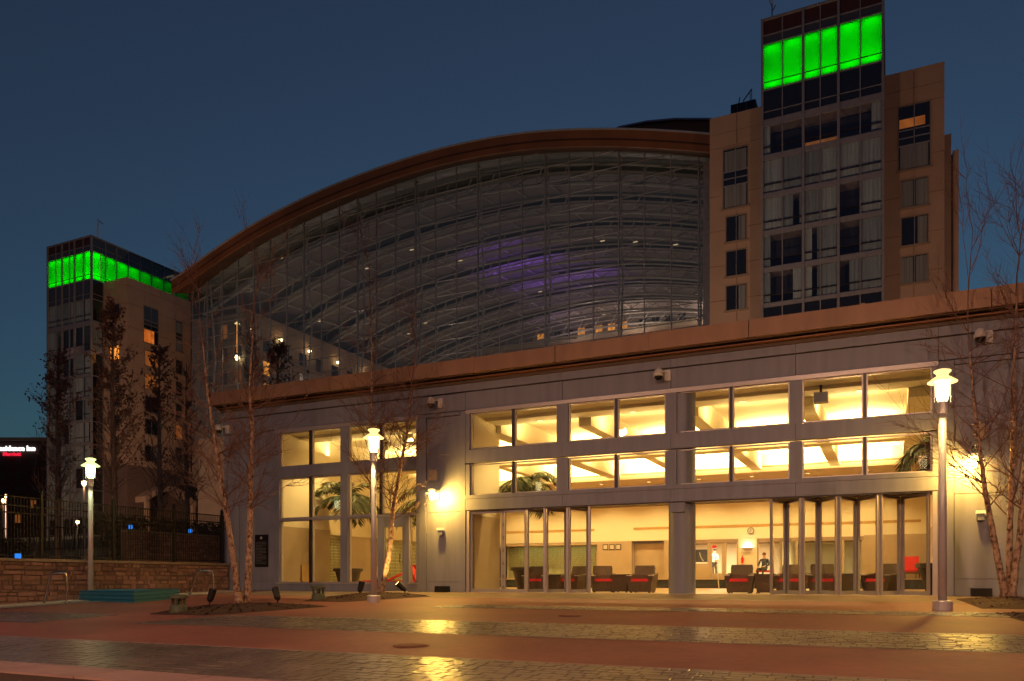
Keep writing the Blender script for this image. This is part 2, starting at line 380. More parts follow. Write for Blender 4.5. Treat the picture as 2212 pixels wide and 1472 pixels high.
# ------------------------------------------------------------------ stone wall with fence
def stone_wall(name, label, x, y0, y1, zb, zt, seed, rows, stone_w, thick=.35, limit=290, cap=.08):
    rnd = random.Random(seed)
    t = thing(name, label, 'wall', (x-thick/2, (y0+y1)/2, zb((y0+y1)/2)))
    m = MB(); m.hexa([(x-thick, y0, zb(y0)-.2), (x-.03, y0, zb(y0)-.2), (x-.03, y1, zb(y1)-.2), (x-thick, y1, zb(y1)-.2)],
                     [(x-thick, y0, zt-cap), (x-.03, y0, zt-cap), (x-.03, y1, zt-cap), (x-thick, y1, zt-cap)])
    link('mortar_core', m, M['mortar'], t)
    n = 0; h = (zt-cap-(zb(y0)-.1))/rows; z = zt-cap
    rowh = [h*rnd.uniform(.55, 1.6) for _ in range(rows)]
    k = sum(rowh)/(zt-cap-(zb(y0)-.1)); rest = MB()
    for rh in rowh:
        rh /= k; y = y0-rnd.random()*.2
        while y < y1:
            L = stone_w*rnd.choice((.4, .6, .8, 1.0, 1.2, 1.6, 2.2)); a, b = max(y, y0)+.010, min(y+L, y1)-.010; y += L
            if b-a < .04 or z < zb((a+b)/2)-.05: continue
            m = MB(); q = .012; px = x+rnd.uniform(-.012, .028); j = lambda s=.02: rnd.uniform(-s, s)
            zz0, zz1 = z-rh+.008+rnd.uniform(-.022, .012), z-.008+rnd.uniform(-.012, .022)*(z < zt-cap-.01)
            if rnd.random() < .25 and rh > .1: zz1 -= rh*.1
            m.hexa([(x-.06, a+j(.01), zz0), (px, a+q+abs(j()), zz0+q), (px, b-q-abs(j()), zz0+q+j(.008)), (x-.06, b, zz0)],
                   [(x-.06, a, zz1), (px, a+q+abs(j()), zz1-q-abs(j(.012))), (px, b-q-abs(j()), zz1-q-abs(j(.012))), (x-.06, b, zz1)])
            n += 1
            if n <= limit: link('stone', m, rnd.choice(M['stones']), t)
            else: rest.add(m.v, m.f)
        z -= rh
    if rest.v:
        o = link('stone_remainder', rest, M['stones'][0], t); o['kind'] = 'stuff'
    yy = y0
    while yy < y1:
        m = MB(); m.box(x-thick-.03, x+.05, yy+.004, min(yy+1.5, y1)-.004, zt-cap, zt); link('cap_stone', m, M['beige'], t); yy += 1.5
    return t
stone_wall('stone_wall', 'low rubble stone retaining wall with flat cap under the iron fence', -22.0, -10.2, -.05, lambda y: gz(0, y), 1.0, 5, 11, .25)
stone_wall('stone_wall', 'smaller upper stone wall seen through the pickets, lit from the ground', -27.6, .1, 5.4, lambda y: 1.0, 2.40, 6, 12, .22, limit=200)

f = thing('iron_fence', 'black iron picket fence standing on the low stone wall', 'fence', (-22.15, -6, 1.0))
y = -10.1; k = 0
while y < -.15:
    m = MB(); m.box(-22.16, -22.14, y-.01, y+.01, 1.02, 2.73); link('picket', m, M['iron'], f); y += .092
for y in (-9.6, -7.1, -4.75, -2.4, -.25):
    m = MB(); m.box(-22.19, -22.11, y-.04, y+.04, 1.0, 2.9); m.lathe([(.045, 2.9), (.05, 2.93), (.0, 2.99)], (-22.15, y, 0), 8); link('post', m, M['iron'], f)
for z in (1.08, 2.28, 2.48, 2.73):
    m = MB(); m.box(-22.17, -22.13, -10.15, -.1, z-.018, z+.018); link('rail', m, M['iron'], f)

# blue marker lights on the walls
def marker(x, y, z, label):
    t = thing('marker_light', label, 'light', (x, y, z), group='blue marker lights by the stone walls')
    m = MB(); m.box(x-.07, x+.07, y-.07, y+.07, z, z+.04); link('base', m, M['blackp'], t)
    m = MB(); m.box(x-.05, x+.05, y-.06, y-.012, z+.04, z+.2); m.box(x-.05, x+.05, y+.012, y+.06, z+.04, z+.2); link('lens', m, M['blue'], t)
    m = MB(); m.box(x-.07, x+.07, y-.07, y+.07, z+.2, z+.225); link('cap', m, M['blackp'], t)
marker(-22.05, -7.85, .93, 'low blue light on the cap of the stone wall in front of the fence')
marker(-27.7, .35, 2.40, 'twin blue light on the near end of the upper stone wall')
marker(-27.6, 3.3, 2.40, 'blue light partway along the upper stone wall behind the fence')

# second railing climbing the slope and hedge
f = thing('ramp_railing', 'black railing climbing a ramp behind the fence, dark against the slope', 'railing', (-33, 0, 1.2))
P0, P1 = Vector((-31.5, -6.5, 1.15)), Vector((-29.5, 1.5, 1.75))
for i in range(46):
    p = P0.lerp(P1, i/45); m = MB(); m.box(p.x-.012, p.x+.012, p.y-.012, p.y+.012, p.z, p.z+.9); link('picket', m, M['iron'], f)
m = MB(); m.tube([P0+Vector((0, 0, .92)), P1+Vector((0, 0, .92))], .03, 6); link('top_rail', m, M['iron'], f)
m = MB(); m.tube([P0+Vector((0, 0, .08)), P1+Vector((0, 0, .08))], .025, 6); link('bottom_rail', m, M['iron'], f)
def leaves(mb, n, fn, size, rnd):
    for _ in range(n):
        c = Vector(fn()); a = Vector((rnd.uniform(-1, 1), rnd.uniform(-1, 1), rnd.uniform(-1, 1))).normalized(); b = a.orthogonal().normalized(); s_ = size*rnd.uniform(.6, 1.4)
        mb.quad(c-a*s_, c-b*s_*.5, c+a*s_, c+b*s_*.5)
def hedge(label, x0, x1, y0, y1, z0, z1, seed):
    rnd = random.Random(seed); mb = MB()
    leaves(mb, 2600, lambda: (rnd.uniform(x0, x1), rnd.uniform(y0, y1), z0+(z1-z0)*rnd.random()**.6+rnd.uniform(-.08, .08)), .09, rnd)
    t = thing('hedge', label, 'hedge', ((x0+x1)/2, (y0+y1)/2, z0)); link('foliage', mb, M['hedge'], t)
    m = MB()
    for i in range(14):
        x, y = rnd.uniform(x0, x1), rnd.uniform(y0, y1); m.tube([(x, y, z0), (x+rnd.uniform(-.1, .1), y, z1-.2)], [.03, .01], 5)
    link('stem', m, M['greybark'], t)
hedge('dark hedge above the upper stone wall behind the fence', -29.4, -28.2, .0, 6.5, 1.0, 3.0, 3)
hedge('low dark hedge left of the lit trunk behind the fence', -33.0, -31.6, -7.5, -1.0, 1.0, 2.0, 4)

# hand rails, foam covers
def handrail(pts, label):
    t = thing('handrail', label, 'handrail', pts[0], group='stainless pool handrails')
    P = [Vector(p) for p in pts]; m = MB(); sm = []
    for i in range(len(P)-1):
        for k in range(6):
            s_ = k/6; a = P[max(i-1, 0)]; b = P[i]; c = P[i+1]; d = P[min(i+2, len(P)-1)]
            sm.append(.5*((2*b)+(c-a)*s_+(2*a-5*b+4*c-d)*s_*s_+(3*b-a-3*c+d)*s_**3))
    sm.append(P[-1]); m.tube(sm, .032, 8); link('rail_tube', m, M['chrome'], t, True)
    for p in (P[0], P[-1]):
        m = MB(); m.lathe([(.06, 0), (.06, .015), (.03, .03)], (p.x, p.y, gz(0, p.y)+.006), 10); link('escutcheon', m, M['chrome'], t)
handrail([(-21.14, -7.71, -.30), (-21.05, -7.67, .2), (-20.98, -7.62, .52), (-20.85, -7.56, .60), (-20.66, -7.48, .60), (-20.59, -7.45, .5), (-20.58, -7.44, -.28)], 'stainless handrail at the left end of the spa, near the frame edge')
handrail([(-20.75, -3.01, -.12), (-20.6, -2.95, .4), (-20.48, -2.92, .64), (-20.38, -2.9, .69), (-20.1, -2.78, .69), (-20.02, -2.74, .6), (-20.0, -2.72, -.12)], 'stainless handrail right of the blue covers, by the birch')
t = thing('foam_covers', 'stack of blue foam spa covers lying beside the stone wall', 'pool covers', (-20.4, -5.2, -.2))
rnd = random.Random(8)
for i in range(6):
    j = lambda: rnd.uniform(-.025, .025)
    q = [(-21.5+j(), -6.4+j()), (-18.95+j(), -6.6+j()), (-19.55+j(), -4.5+j()), (-21.45+j(), -5.3+j())]
    m = MB(); z = -.235+i*.056
    m.hexa([(x, y, z+.036*(y+6.3)*.6) for x, y in q], [(x, y, z+.044+.036*(y+6.3)*.6) for x, y in q]); link('foam_slab', m, M['bluefoam'] if i % 2 else M['bluefoam2'], t)

# mulch beds with loose bark
def bed(poly, seed, h=.12):
    rnd = random.Random(seed); mb = MB(); n = len(poly)
    cx = sum(p[0] for p in poly)/n; cy = sum(p[1] for p in poly)/n
    rings = 7; per = 48; pts = []
    for i in range(per):
        t = i/per*n; a = poly[int(t) % n]; b = poly[(int(t)+1) % n]; s_ = t-int(t); pts.append((a[0]+(b[0]-a[0])*s_, a[1]+(b[1]-a[1])*s_))
    for r in range(rings):
        k = 1-r/rings
        for x, y in pts:
            px, py = cx+(x-cx)*k, cy+(y-cy)*k
            mb.v.append((px, py, gz(px, py)+.004+(h*(1-k**2.2)+rnd.uniform(-.012, .02)*(r > 0))))
    mb.v.append((cx, cy, gz(cx, cy)+h))
    for r in range(rings-1):
        for i in range(per): mb.f.append((r*per+i, r*per+(i+1) % per, (r+1)*per+(i+1) % per, (r+1)*per+i))
    for i in range(per): mb.f.append(((rings-1)*per+i, (rings-1)*per+(i+1) % per, rings*per))
    for _ in range(900):
        i = rnd.randrange(per); k = rnd.random()**.5; x, y = cx+(pts[i][0]-cx)*k*.97, cy+(pts[i][1]-cy)*k*.97
        z = gz(x, y)+.012+h*(1-k**2.2); a = rnd.uniform(0, 6.28); s_ = rnd.uniform(.015, .045)
        d = Vector((math.cos(a), math.sin(a), rnd.uniform(-.4, .5)))*s_; e = Vector((-d.y, d.x, rnd.uniform(-.01, .02)))*.45
        c = Vector((x, y, z)); mb.quad(c-d-e, c+d-e, c+d+e, c-d+e)
    o = link('mulch_bed', mb, M['mulch']); o['kind'] = 'stuff'; return o
bed([(-14.6, -9.75), (-12.9, -9.72), (-12.1, -6.7), (-13.6, -6.35), (-15.3, -8.1)], 1)
bed([(-14.4, -5.0), (-12.9, -5.25), (-11.9, -2.35), (-13.0, -1.5), (-15.0, -1.9)], 2)
bed([(1.3, -1.15), (1.55, -4.3), (5.5, -4.3), (5.5, -.5)], 3)
bed([(1.62, -5.45), (1.95, -7.6), (5.5, -7.6), (5.5, -5.45)], 4, .08)
# drains
for x, y, r, lab in ((-5.76, -13.03, .24, 'round iron drain cover in the red paving nearest the camera'), (-5.51, -7.89, .22, 'smaller iron drain cover nearer the folding doors')):
    t = thing('drain_cover', lab, 'drain cover', (x, y, gz(x, y)), group='iron drain covers')
    m = MB(); m.lathe([(r, .004), (r, .012), (r-.04, .012), (r-.04, .008)], (x, y, gz(x, y)), 20); link('frame', m, M['drain'], t)
    for i in range(-4, 5):
        w = math.sqrt(max(0, (r-.05)**2-(i*r/5)**2)); m = MB(); m.box(x+i*r/5-.015, x+i*r/5+.015, y-w, y+w, gz(x, y)+.006, gz(x, y)+.014); link('bar', m, M['drain'], t)

# ------------------------------------------------------------------ pool pavilion
pv = thing('pool_pavilion', 'low grey glass-fronted pool pavilion with open folding doors and glowing interior', 'pavilion', (-8, 0, 0))
def P(name, mb, m, parent=None, **k): return link(name, mb, m, parent or pv, **k)
def B(name, m, *b, parent=None): return P(name, MB().box(*b), m, parent)
UL, UR = -22.3, 7.0
# plinth-to-roof wall panels left of the first glazed bay
def wall_panel(x0, x1, z0, z1, y=0., t=.12): return B('wall_panel', M['panel'], x0+.008, x1-.008, y, y+t, z0+.008, z1-.008)
def wall_back(x0, x1, z0, z1): return B('wall_core', M['panel_dark'], x0, x1, .05, .28, z0, z1)
wall_back(UL, -19.86, 0, 6.75); wall_back(-13.68, -12.2, 0, 6.75); wall_back(1.1, UR, 0, 6.75); wall_back(-19.9, 1.1, 5.74, 6.75)
for z0, z1 in ((.0, .35), (.35, 5.72)):
    for x0, x1 in ((UL, -21.55), (-21.55, -20.05)): wall_panel(x0, x1, z0, z1, .0 if x0 < -21.6 else .02)
wall_panel(-20.05, -19.80, 0, 5.72, -.02)
for z0, z1 in ((.0, .33), (.33, 2.56), (2.56, 5.60)): wall_panel(-13.55, -12.30, z0, z1, .02)
wall_panel(-13.85, -13.55, 0, 5.72, -.03); wall_panel(-12.30, -12.10, 0, 5.72, -.03); wall_panel(-13.55, -12.30, 5.60, 5.72, -.03)
wall_panel(1.02, 1.36, 0, 5.72, -.03)
for x0, x1 in ((1.36, 3.2), (3.2, 5.1), (5.1, UR)):
    for z0, z1 in ((.0, .42), (.42, 2.48), (2.48, 5.60)): wall_panel(x0, x1, z0, z1, .02)
wall_panel(1.36, UR, 5.60, 5.72, -.03)
# frieze above the windows, groove, upper frieze
xs = [UL, -19.8, -16.8, -13.85, -12.1, -8.83, -5.57, -2.27, 1.02, 3.9, UR]
for a, b in zip(xs, xs[1:]): wall_panel(a, b, 5.735, 6.29, -.02); 
for a, b in zip(xs, xs[1:]): B('upper_frieze', M['panel'], a+.004, b-.004, -.045, .1, 6.325, 6.56)
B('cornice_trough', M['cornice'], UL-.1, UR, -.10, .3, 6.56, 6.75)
B('cornice_trim', M['copper'], UL-.15, UR, -.24, .0, 6.655, 6.69)
# projecting parapet fascia, panel by panel
x = UL-.35; i = 0
while x < UR:
    b = min(x+2.75, UR); B('parapet_panel', M['parapet'], x+.012, b-.012, -.42, -.30, 6.78, 7.24)
    if i % 2: B('parapet_lap', M['parapet'], b-.05, b+.05, -.435, -.40, 6.76, 7.26)
    x = b; i += 1
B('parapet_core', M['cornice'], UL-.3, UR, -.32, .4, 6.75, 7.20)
B('parapet_return', M['parapet'], UL-.36, UL-.24, -.42, 9.0, 6.78, 7.24)
B('side_wall', M['panel'], UL, UL+.25, .285, 20, 0, 6.75)
B('roof_slab', M['cornice'], UL-.2, UR, .4, 24, 6.80, 6.95)

# glazed bays: frames (mullions and transoms) and panes
def frame_v(x, w, z0, z1, y0=-.03, y1=.16, m='panel'): return B('pillar', M[m], x-w/2, x+w/2, y0, y1, z0, z1)
def pane(x0, x1, z0, z1, y=.10):
    o = B('window_pane', M['glass'], x0, x1, y, y+.012, z0, z1)
    fr = MB()
    for a in ((x0, x0+.035, z0, z1), (x1-.035, x1, z0, z1)): fr.box(a[0], a[1], y-.05, y+.05, a[2], a[3])
    for a in ((x0+.035, x1-.035, z0, z0+.03), (x0+.035, x1-.035, z1-.03, z1)): fr.box(a[0], a[1], y-.05, y+.05, a[2], a[3])
    link('pane_frame', fr, M['alu'], o)
Zr = [(4.50, 5.62), (3.05, 4.02)]
cols = [-11.96, -8.83, -5.57, -2.27, .90]
# main bay
B('window_head', M['alu'], -12.1, 1.02, -.035, .2, 5.62, 5.732)
for z0, z1 in ((4.06, 4.47),): 
    for a, b in zip(cols, cols[1:]): B('spandrel', M['panel'], a+.004-(.14 if a == cols[0] else 0), b-.004+(.12 if b == cols[-1] else 0), -.028, .2, z0, z1)
B('window_sill', M['panel'], -12.1, 1.02, -.05, .2, 2.93, 3.045)
for a, b in zip([-12.1, -8.83, -5.57, -2.27], [-8.83, -5.57, -2.27, 1.02]): B('lintel_panel', M['panel'], a+.004, b-.004, -.03, .22, 2.585, 2.925)
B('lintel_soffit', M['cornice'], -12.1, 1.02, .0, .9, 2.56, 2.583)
for xx, w in ((-12.03, .14), (-8.83, .34), (-5.57, .30), (-2.27, .30), (.96, .12)):
    for z0, z1 in Zr: frame_v(xx, w, z0-.03, z1+.0, -.026 if abs(xx+5.5) < 6 else -.024)
for (z0, z1) in Zr:
    for a, b, mm in ((-11.95, -9.01, -10.46), (-8.65, -5.73, -7.18), (-5.41, -2.43, -3.93), (-2.11, .89, -.62)):
        B('mullion', M['alu_dark'], mm-.035, mm+.035, -.01, .18, z0, z1)
        pane(a, mm-.036, z0, z1); pane(mm+.036, b, z0, z1)
B('door_jamb', M['alu'], -12.09, -11.98, -.01, .2, 0, 2.56); B('door_jamb', M['alu'], .90, 1.01, -.01, .2, 0, 2.56)
B('threshold', M['floor'], -12.1, 1.02, -.12, .25, -.02, .012)
# left bay
B('window_head', M['alu'], -19.8, -13.86, -.035, .2, 5.60, 5.732)
B('spandrel', M['panel'], -19.8, -16.82, -.028, .2, 4.0, 4.40); B('spandrel', M['panel'], -16.81, -13.86, -.028, .2, 4.0, 4.40)
B('window_base', M['panel'], -19.8, -15.42, -.028, .25, 0, .26); B('window_base', M['panel'], -14.24, -13.86, -.028, .25, 0, .26)
B('window_sill', M['alu'], -19.8, -15.42, -.05, .2, .262, .30); B('window_sill', M['alu'], -14.24, -13.86, -.05, .2, .262, .30)
frame_v(-19.72, .16, .30, 5.60, -.02); frame_v(-13.90, .07, .30, 5.60, -.02); frame_v(-16.81, .31, .302, 3.998, -.022); frame_v(-16.81, .31, 4.402, 5.598, -.022)
for z0, z1 in ((4.40, 5.60), (2.57, 3.98)):
    for a, b, mm in ((-19.64, -16.97, -18.28), (-16.65, -13.94, -15.33)):
        B('mullion', M['alu_dark'], mm-.04, mm+.04, -.01, .18, z0, z1); pane(a, mm-.041, z0, z1); pane(mm+.041, b, z0, z1)
for a, b in ((-19.64, -16.97), (-16.65, -13.94)): B('transom', M['alu'], a, b, -.008, .19, 2.49, 2.565)
B('mullion', M['alu_dark'], -18.32, -18.24, -.01, .18, .30, 2.49)
pane(-19.64, -18.33, .30, 2.49); pane(-18.23, -16.97, .30, 2.49); pane(-16.65, -15.45, .30, 2.49); pane(-14.21, -13.94, .30, 2.49)
dr = MB()
for a in ((-15.43, -15.18, .02, 2.49), (-14.46, -14.22, .02, 2.49)): dr.box(a[0], a[1], -.02, .10, a[2], a[3])
dr.box(-15.18, -14.46, -.02, .10, 2.14, 2.49); dr.box(-15.18, -14.46, -.02, .10, .02, .34)
d = P('glass_door', dr, M['panel'])
link('door_pane', MB().box(-15.18, -14.46, .03, .042, .34, 2.14), M['glass'], d)
m = MB(); m.tube([(-14.52, -.08, .95), (-14.52, -.08, 1.25)], .018, 8); m.tube([(-14.52, -.08, .97), (-14.48, .0, .97)], .012, 6); m.tube([(-14.52, -.08, 1.23), (-14.48, .0, 1.23)], .012, 6)
link('door_handle', m, M['chrome'], d)
B('mullion', M['alu'], -14.235, -14.20, -.01, .14, .30, 2.49)

# folding doors: every leaf its own part, zigzag in plan
def leaf(a, b, z0=.015, z1=2.545, w=.075):
    a, b = Vector((*a, 0)), Vector((*b, 0)); u = (b-a).normalized(); n = Vector((-u.y, u.x, 0))*.03; L = (b-a).length
    def bar(s0, s1, h0, h1):
        p0, p1 = a+u*s0, a+u*s1
        q = [p0-n, p1-n, p1+n, p0+n]; return [(v.x, v.y, h0) for v in q], [(v.x, v.y, h1) for v in q]
    m = MB(); m.hexa(*bar(0.01, w, z0, z1)); m.hexa(*bar(L-w, L-.01, z0, z1)); m.hexa(*bar(w, L-w, z0, z0+.10)); m.hexa(*bar(w, L-w, z1-.08, z1))
    o = P('folding_door', m, M['alu'])
    n = n*.2; m = MB(); m.hexa(*bar(w, L-w, z0+.10, z1-.08)); link('door_pane', m, M['glass'], o)
    m = MB()
    for h in (.12, .45, .85, 1.25, 1.65, 2.05, 2.4): m.tube([(b.x, b.y, h), (b.x, b.y, h+.10)], .022, 6)
    link('hinge', m, M['alu_dark'], o)
leaf((-11.97, .08), (-10.83, .08)); leaf((-10.82, .08), (-10.02, .06))
def zig(outer, inner):
    for i in range(len(inner)):
        leaf(outer[i], inner[i])
        if i+1 < len(outer): leaf((outer[i+1][0]-.045, outer[i+1][1]), (inner[i][0]+.045, inner[i][1]))
zig([(-10.00, .0), (-9.37, .0), (-8.64, .0), (-7.95, .0)], [(-9.72, .80), (-9.02, .80), (-8.30, .80)])
zig([(-2.90, .0), (-2.10, .0), (-1.22, .0), (-.26, .0), (.88, .05)], [(-2.62, .82), (-1.80, .82), (-.86, .82), (.18, .82)])
B('door_track', M['alu_dark'], -11.97, .90, -.02, .14, 2.546, 2.559)
# round column and bracket
m = MB(); m.lathe([(.375, 0), (.375, 6.2)], (-5.36, .42, 0), 32); P('column', m, M['panel'], smooth=False)
B('column_bracket', M['panel'], -5.62, -5.18, -.02, .5, 2.28, 2.555)
# ---------------- interior shell
HL, HR, HB = -20.3, 1.45, 19.0
B('hall_floor', M['floor'], HL, HR+.3, .25, 12.9, -.12, .0)
B('pool_edge', M['cream'], HL, HR+.3, 12.9, 13.25, -.6, .012)
B('pool_water', M['water'], HL, HR+.3, 13.25, 17.5, -.3, -.05)
B('far_pool_wall', M['pooltile'], HL, HR+.3, 17.5, 17.62, -.1, .40)
nt = 0
for i in range(72):
    for j in range(2):
        if nt >= 296: break
        xx = HL+1.5+i*.285; B('pool_tile', M['pooltile'], xx+.015, xx+.27, 17.485, 17.502, .0+j*.2+.01, .0+j*.2+.19); nt += 1
B('far_deck', M['floor'], HL, HR+.3, 17.45, 40, .40, .45)
# right wall, left wall
B('right_wall', M['cream'], HR, HR+.3, .28, HB, .0, 6.3)
B('right_wainscot', M['tan'], HR-.03, HR, .3, HB, .0, 2.5)
B('pier_return', M['cream'], -12.25, -11.97, .28, 2.1, 2.46, 5.74); B('pier_return_wainscot', M['tan'], -12.25, -11.95, .28, 2.1, 0, 2.46)
B('left_return', M['cream'], -20.0, -19.75, .28, 2.9, 2.32, 5.74); B('left_return_wainscot', M['tan'], -20.0, -19.72, .28, 2.9, 0, 2.32)
B('left_wall', M['cream'], HL-.6, HL-.3, .28, HB, 0, 6.3)
B('left_upper_wall', M['cream'], HL-.3, HL, 2.9, HB, 2.2, 6.3)
B('left_niche_wall', M['tan'], HL-.35, HL-.02, 4.7, 7.4, 0, 2.2)
# green glass tiles on the left wall and in the far alcove
def tiles(kind, x0, x1, y, z0, z1, nx, nz, name='wall_tile', m='greentile'):
    dx = (x1-x0)/nx; dz = (z1-z0)/nz
    for i in range(nx):
        for k in range(nz):
            a, b = x0+i*dx+.012, x0+(i+1)*dx-.012; c, d_ = z0+k*dz+.01, z0+(k+1)*dz-.01
            if kind == 'x': B(name, M[m], y, y+.02, a, b, c, d_)
            else: B(name, M[m], a, b, y-.02, y, c, d_)
B('tile_backing', M['grout'], HL-.32, HL-.29, 2.9, HB, 0, 2.2)
tiles('x', 2.95, 4.65, HL-.285, .1, 2.1, 8, 17); tiles('x', 7.45, 12.4, HL-.285, .1, 2.1, 12, 13)
B('alcove_backing', M['grout'], -20.3, -14.43, 19.9, 20.0, .45, 2.5)
tl = MB()
for i in range(34):
    for k in range(18): tl.box(-20.2+i*.168+.008, -20.2+i*.168+.16, 19.88, 19.9, .5+k*.099+.006, .5+k*.099+.093)
P('wall_tile_remainder', tl, M['greentile'])['kind'] = 'stuff'
B('alcove_head', M['tan'], -20.3, -14.4, 19.0, 20.0, 2.30, 2.44)
# far wall with its openings
B('far_upper_wall', M['cream'], HL, HR+.3, HB, HB+.3, 2.45, 4.93)
B('far_top_wall', M['cream'], HL, HR+.3, HB, HB+.3, 5.27, 6.4)
for i in range(11):
    xx = HL+1+i*2.05; B('clerestory_window', M['dgrey'], xx, xx+1.85, HB+.05, HB+.12, 4.95, 5.25); B('clerestory_mullion', M['cream'], xx+1.85, xx+2.05, HB, HB+.2, 4.93, 5.27)
for a, b in ((-14.42, -12.5), (-6.96, -6.06)): B('far_pier', M['tan'] if a < -10 else M['cream'], a, b, HB-.02, HB+.3, .45, 2.45)
B('far_wainscot', M['tan'], -1.2, HR, HB-.03, HB+.3, .45, 2.5)
B('far_wainscot', M['tan'], -10.75, -9.3, HB-.02, HB+.3, .45, 2.45)
B('service_door', M['tan'], -12.45, -10.8, HB+.35, HB+.42, .45, 2.3); B('service_door_frame', M['panel'], -12.5, -10.75, HB+.43, HB+.5, .45, 2.45)
B('air_slot', M['vent'], -20.1, -14.6, HB-.02, HB+.02, 3.04, 3.16); B('air_slot', M['vent'], -12.4, 1.2, HB-.02, HB+.02, 3.04, 3.16)
# glazed corridor front
B('corridor_floor', M['tan'], -16, HR, HB+.31, 32, .452, .46)
B('corridor_back', M['cream'], -16, HR, 28.7, 29, .46, 2.9); B('corridor_ceiling', M['limestone2'], -16, HR, HB+.31, 32, 2.6, 2.9)
B('corridor_side', M['tan'], -14.6, -14.4, HB+.31, 32, .46, 2.6); B('corridor_side', M['cream'], -5.2, -5.05, 20.8, 31, .46, 2.6)
B('corridor_header', M['limestone2'], -9.3, -1.2, HB+.0, HB+.25, 2.28, 2.448)
for xx in (-9.25, -8.45, -7.62, -6.99, -6.03, -5.3, -4.2, -3.1, -2.1, -1.25): B('corridor_post', M['tan'], xx-.05, xx+.05, HB+.02, HB+.14, .45, 2.28)
g = MB(); 
for a, b in ((-8.40, -8.28), (-7.79, -7.67)): g.box(a, b, HB+.04, HB+.10, .46, 2.26)
g.box(-8.28, -7.79, HB+.04, HB+.10, .46, .72); g.box(-8.28, -7.79, HB+.04, HB+.10, 2.14, 2.26)
d2 = P('corridor_door', g, M['tan']); link('door_pane', MB().box(-8.28, -7.79, HB+.06, HB+.07, .72, 2.14), M['glass'], d2)
B('half_wall', M['tan'], -9.2, -8.5, HB+.03, HB+.2, .45, 1.22)
# ceiling: soffits, beams, coffers
ZB, ZC = 5.18, 5.98
B('ceiling', M['cream'], HL-.6, HR+.3, .28, HB+.3, ZC, ZC+.15)
B('front_soffit', M['cream'], HL-.6, HR+.3, .28, 1.1, 5.66, 5.70); B('front_soffit_step', M['cream'], HL-.6, HR+.3, 1.1, 1.9, 5.56, 5.97)
B('cross_beam', M['cream'], HL-.6, HR+.3, 8.5, 9.2, ZB+.1, ZC); B('rear_soffit', M['cream'], HL-.6, HR+.3, 15.6, HB+.3, 5.30, ZC); B('rear_soffit_step', M['cream'], HL-.6, HR+.3, 14.9, 15.6, 5.5, ZC)
for xx, w in ((-15.5, .45), (-12.1, .6), (-8.83, .42), (-5.45, .45), (-2.2, .42), (.75, .7)):
    B('ceiling_beam', M['cream'], xx-w/2, xx+w/2, 1.9, 8.5, ZB+.12, ZC); B('ceiling_beam', M['cream'], xx-w/2, xx+w/2, 9.2, 14.9, ZB+.12, ZC)
xb = [-19.8, -15.85, -12.6, -9.1, -5.8, -2.48, -.1]; xa = [-20.2, -15.15, -11.6, -8.55, -5.1, -1.92]
for a, b in zip(xa, xb[1:]):
    for ya, yb, p in ((2.6, 7.9, 62), (9.9, 14.6, 90)):
        lamp('AREA', ((a+b)/2, yb-.35, 5.22), p*5.2, WARM, b-a-.5, (R(180), 0, 0), .5, parent=pv, name='cove_light')
        lamp('AREA', ((a+b)/2, ya+.35, 5.22), p*2.8, WARM, b-a-.5, (R(180), 0, 0), .5, parent=pv, name='cove_light')
# small can lights along the rear soffit and downlights
cans = [(x_, 17.0, 5.295) for x_ in (-18.5, -16, -13.5, -11, -8.5, -6, -3.5, -1)]+[(x_, 1.7, 5.555) for x_ in (-10.3, -7.2, -3.9, -.8, -18.2, -15.3)]
for cx_, cy_, cz_ in cans:
    m = MB(); m.lathe([(.09, -.012), (.09, 0)], (cx_, cy_, cz_), 12); o = P('downlight', m, M['lamprim'])
    lamp('SPOT', (cx_, cy_, cz_-.05), 420, WARM, .05, (0, 0, 0), spot=R(130), parent=pv, name='downlight_lamp')
lamp('AREA', (-17, 19.45, 2.29), 16, (.95, 1, .35), 5, (0, 0, 0), .2, parent=pv, name='alcove_light')
for y_ in (3.6, 8.2, 11.8): lamp('SPOT', (HL-.12, y_, 2.18), 22, (1, .9, .25), .04, (0, 0, 0), spot=R(120), parent=pv, name='niche_light')
lamp('AREA', (-9.5, 24, 2.58), 950, (1, .74, .42), 4, (0, 0, 0), parent=pv, name='corridor_light'); lamp('AREA', (-2.8, 22, 2.58), 520, (1, .78, .35), 2, (0, 0, 0), parent=pv, name='corridor_light')
for xx, yy in ((-9.0, 21.5), (-7.6, 22.5), (-6.2, 21.0), (-4.6, 20.2), (-3.4, 20.6), (-2.2, 20.2)):
    m = MB(); m.lathe([(.06, -.03), (.07, 0)], (xx, yy, 2.598), 10); P('corridor_downlight', m, M['bulb'])

# ------------------------------------------------------------------ things inside the hall
t = thing('wall_clock', 'round wall clock on the cream wall above the seated person', 'clock', (-6.35, 18.97, 2.84))
m = MB(); 
m.add([(-6.35+math.cos(a)*.17, 18.95, 2.84+math.sin(a)*.17) for a in [i*math.pi/12 for i in range(24)]]+[(-6.35+math.cos(a)*.17, 18.995, 2.84+math.sin(a)*.17) for a in [i*math.pi/12 for i in range(24)]], [tuple(range(24))]+[(i, i+24, (i+1) % 24+24, (i+1) % 24) for i in range(24)])
link('rim', m, M['planter'], t)
m = MB(); m.add([(-6.35+math.cos(a)*.14, 18.945, 2.84+math.sin(a)*.14) for a in [i*math.pi/12 for i in range(24)]], [tuple(range(24))]); link('dial', m, M['paper'], t)
m = MB(); m.box(-6.36, -6.34, 18.935, 18.94, 2.83, 2.94); link('minute_hand', m, M['blackp'], t); m = MB(); m.box(-6.43, -6.35, 18.935, 18.94, 2.78, 2.80); link('hour_hand', m, M['blackp'], t)
